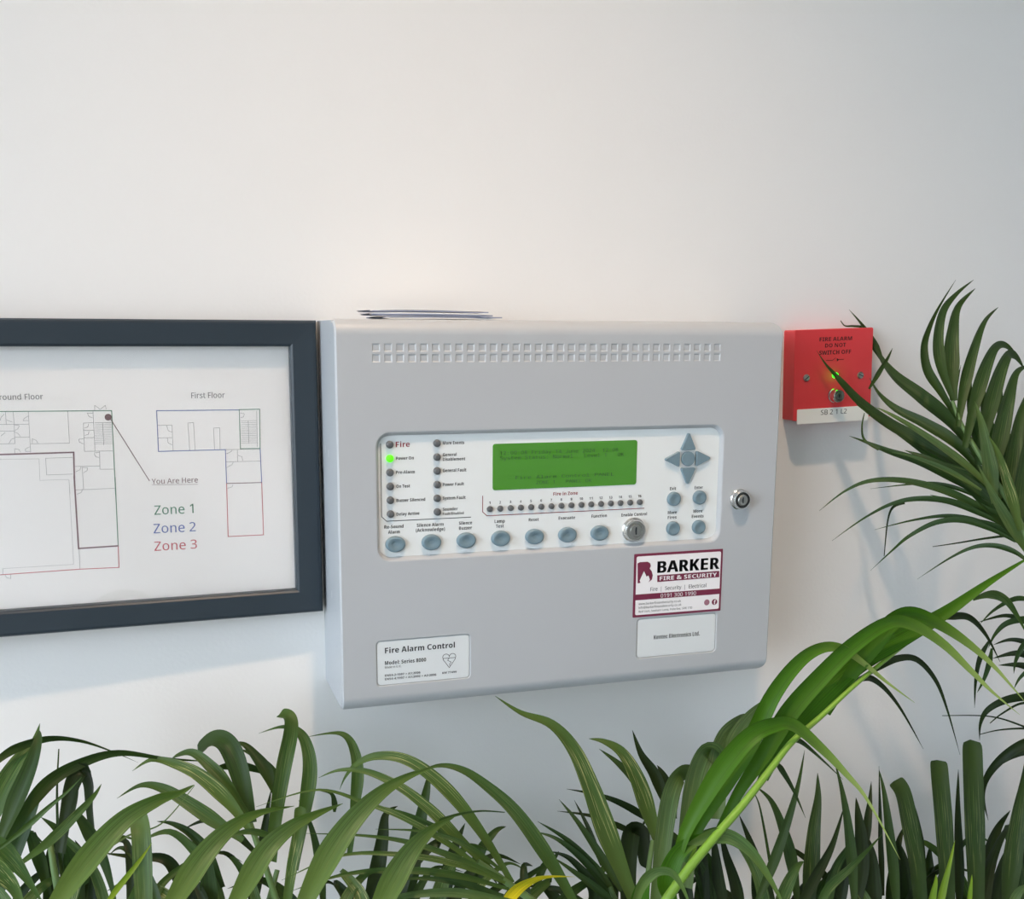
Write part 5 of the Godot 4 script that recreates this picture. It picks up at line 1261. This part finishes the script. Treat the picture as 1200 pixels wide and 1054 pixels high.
	leaf(f, "dusk", 17.4, -10, 10, 0, [-139.9, 994.6, -80, -149.1, 1027.5, -90, -154.7, 1060.3, -100, -156.7, 1093.2, -110, -152.8, 1122.5, -120])
	leaf(f, "dark", 15.8, 0, 10, 0, [-149.4, 1012.4, -90, -160.9, 1045.7, -97.5, -167.9, 1071.3, -105, -169.1, 1093.2, -112.5, -163.1, 1115.1, -120])
	leaf(f, "streaked", 10.9, 0, 10, 0, [-165.2, 989.2, -45, -175.8, 1022.9, -50, -184.8, 1051.2, -55, -192.6, 1068.6, -60])
	leaf(f, "dusk", 12.6, 10, 20, 0, [-159.5, 1006.8, -70, -181, 1027.6, -86.7, -203.9, 1038.9, -103.3, -225.5, 1050.4, -120])
	leaf(f, "dark", 8.5, 0, 10, 0, [-144.2, 983.7, -70, -163, 998.9, -83.3, -183.8, 1005.3, -96.7, -205, 1011.7, -110])
	leaf(f, "dusk", 7.7, 0, 10, 0, [-144.9, 972.1, -60, -159.7, 984.5, -70, -174.1, 991, -80, -188.3, 993.7, -90])
	f = frond(t, "rib", 4.0, 2.0, [31.5, 512, -40, 5.1, 627.2, -50, -29.5, 735.1, -70, -49.7, 814.3, -90, -52.1, 871.1, -110])
	leaf(f, "deep", 7.1, 0, 20, 0, [-42.5, 871.8, -120, -61.1, 878.2, -133.3, -76.7, 882.8, -146.7, -97.4, 874.1, -160])
	leaf(f, "dark", 7.1, 20, 30, 0, [-53.2, 879.5, -110, -76.8, 886.1, -117.5, -94.2, 882.1, -125, -100.1, 869.7, -132.5, -99.7, 854.1, -140])
	leaf(f, "deep", 6.9, 0, 10, 0, [-34.3, 845.7, -120, -53.4, 855.5, -133.3, -66.9, 858, -146.7, -75.5, 849.8, -160])
	leaf(f, "deep", 10.4, 0, 10, 0, [-27.5, 832.2, -120, -46.6, 841.1, -133.3, -60.2, 843.6, -146.7, -75.1, 835.8, -160])
	leaf(f, "deep", 10.9, 0, 10, 0, [-22.7, 818.9, -120, -39.7, 826.7, -133.3, -53.6, 830.9, -146.7, -67, 828.1, -160])
	leaf(f, "deep", 5.3, 10, 10, 0, [-107.8, 866, -130, -111.8, 845.9, -136.7, -108.3, 819.7, -143.3, -100.6, 790.7, -150])
	leaf(f, "dark", 5.9, 0, 0, 0, [-104.9, 857.4, -130, -104.1, 839.5, -133.3, -105.4, 823.2, -136.7, -108.2, 810.4, -140])
	leaf(f, "dark", 5.2, 0, 0, 0, [-56.6, 899.8, -130, -75.8, 902.1, -136.7, -93.7, 890.8, -143.3, -103.2, 875.4, -150])
	leaf(f, "dark", 6.0, 0, 10, 0, [-53.1, 870, -130, -65.5, 854.8, -133.3, -68.9, 839.6, -136.7, -66.3, 825.4, -140])
	leaf(f, "dark", 5.3, 0, 10, 0, [-40.7, 851.9, -130, -51, 834.6, -133.3, -61.8, 821.7, -136.7, -64.5, 809.6, -140])
	leaf(f, "deep", 8.5, 0, 30, 0, [-27.8, 796.8, -110, -57.3, 808.3, -118, -83, 805.7, -126, -98.8, 794.3, -134, -99.1, 777.6, -142, -91, 756.2, -150])
	leaf(f, "deep", 2.6, 0, 0, 2, [-23.6, 757.9, -120, -57.4, 773.9, -130, -90.4, 784.4, -140, -138.4, 786.8, -150])
	leaf(f, "deep", 2.7, 0, 0, 2, [-25.1, 770.4, -120, -57.2, 772.1, -130, -78.6, 769.1, -140, -91.6, 762.4, -150])
	leaf(f, "deep", 10.4, 0, 20, 0, [-39.1, 767.2, -100, -63.2, 767.9, -110, -84.6, 752.8, -120, -95.5, 729.1, -130, -90.1, 703, -140, -71.5, 668.9, -150])
	leaf(f, "deep", 7.1, 0, 10, 0, [-37.5, 754.1, -100, -58.6, 755.8, -113.3, -72.7, 745.3, -126.7, -86.3, 725.7, -140])
	leaf(f, "deep", 3.3, 0, 0, 2, [-22.9, 789.5, -130, -57, 797.1, -133.3, -78.5, 787.7, -136.7, -89.7, 777.3, -140])
	# the trough that the palms are planted in stands on the floor below the picture
	var st = mb()
	var r0 = rect(-0.62, -0.16, 0.62, 0.16)
	for q in [[r0, 0.0, r0, 0.30], [r0, 0.30, rect(-0.59, -0.13, 0.59, 0.13), 0.30], [rect(-0.59, -0.13, 0.59, 0.13), 0.30, rect(-0.59, -0.13, 0.59, 0.13), 0.28]]:
		for i in 4:
			var j = (i + 1) % 4
			quad(st, Vector3(q[0][j].x, q[1], q[0][j].y), Vector3(q[0][i].x, q[1], q[0][i].y), Vector3(q[2][i].x, q[3], q[2][i].y), Vector3(q[2][j].x, q[3], q[2][j].y))
	var trough = thing("planter", "long dark planter trough on the floor that holds the palms", "planter", Vector3(0.29, 0, 0.22))
	obj("trough", st, M.pot, trough)
	st = mb()
	quad(st, Vector3(-0.59, 0.296, 0.13), Vector3(0.59, 0.296, 0.13), Vector3(0.59, 0.296, -0.13), Vector3(-0.59, 0.296, -0.13))
	obj("soil", st, M.soil, trough)
	pass
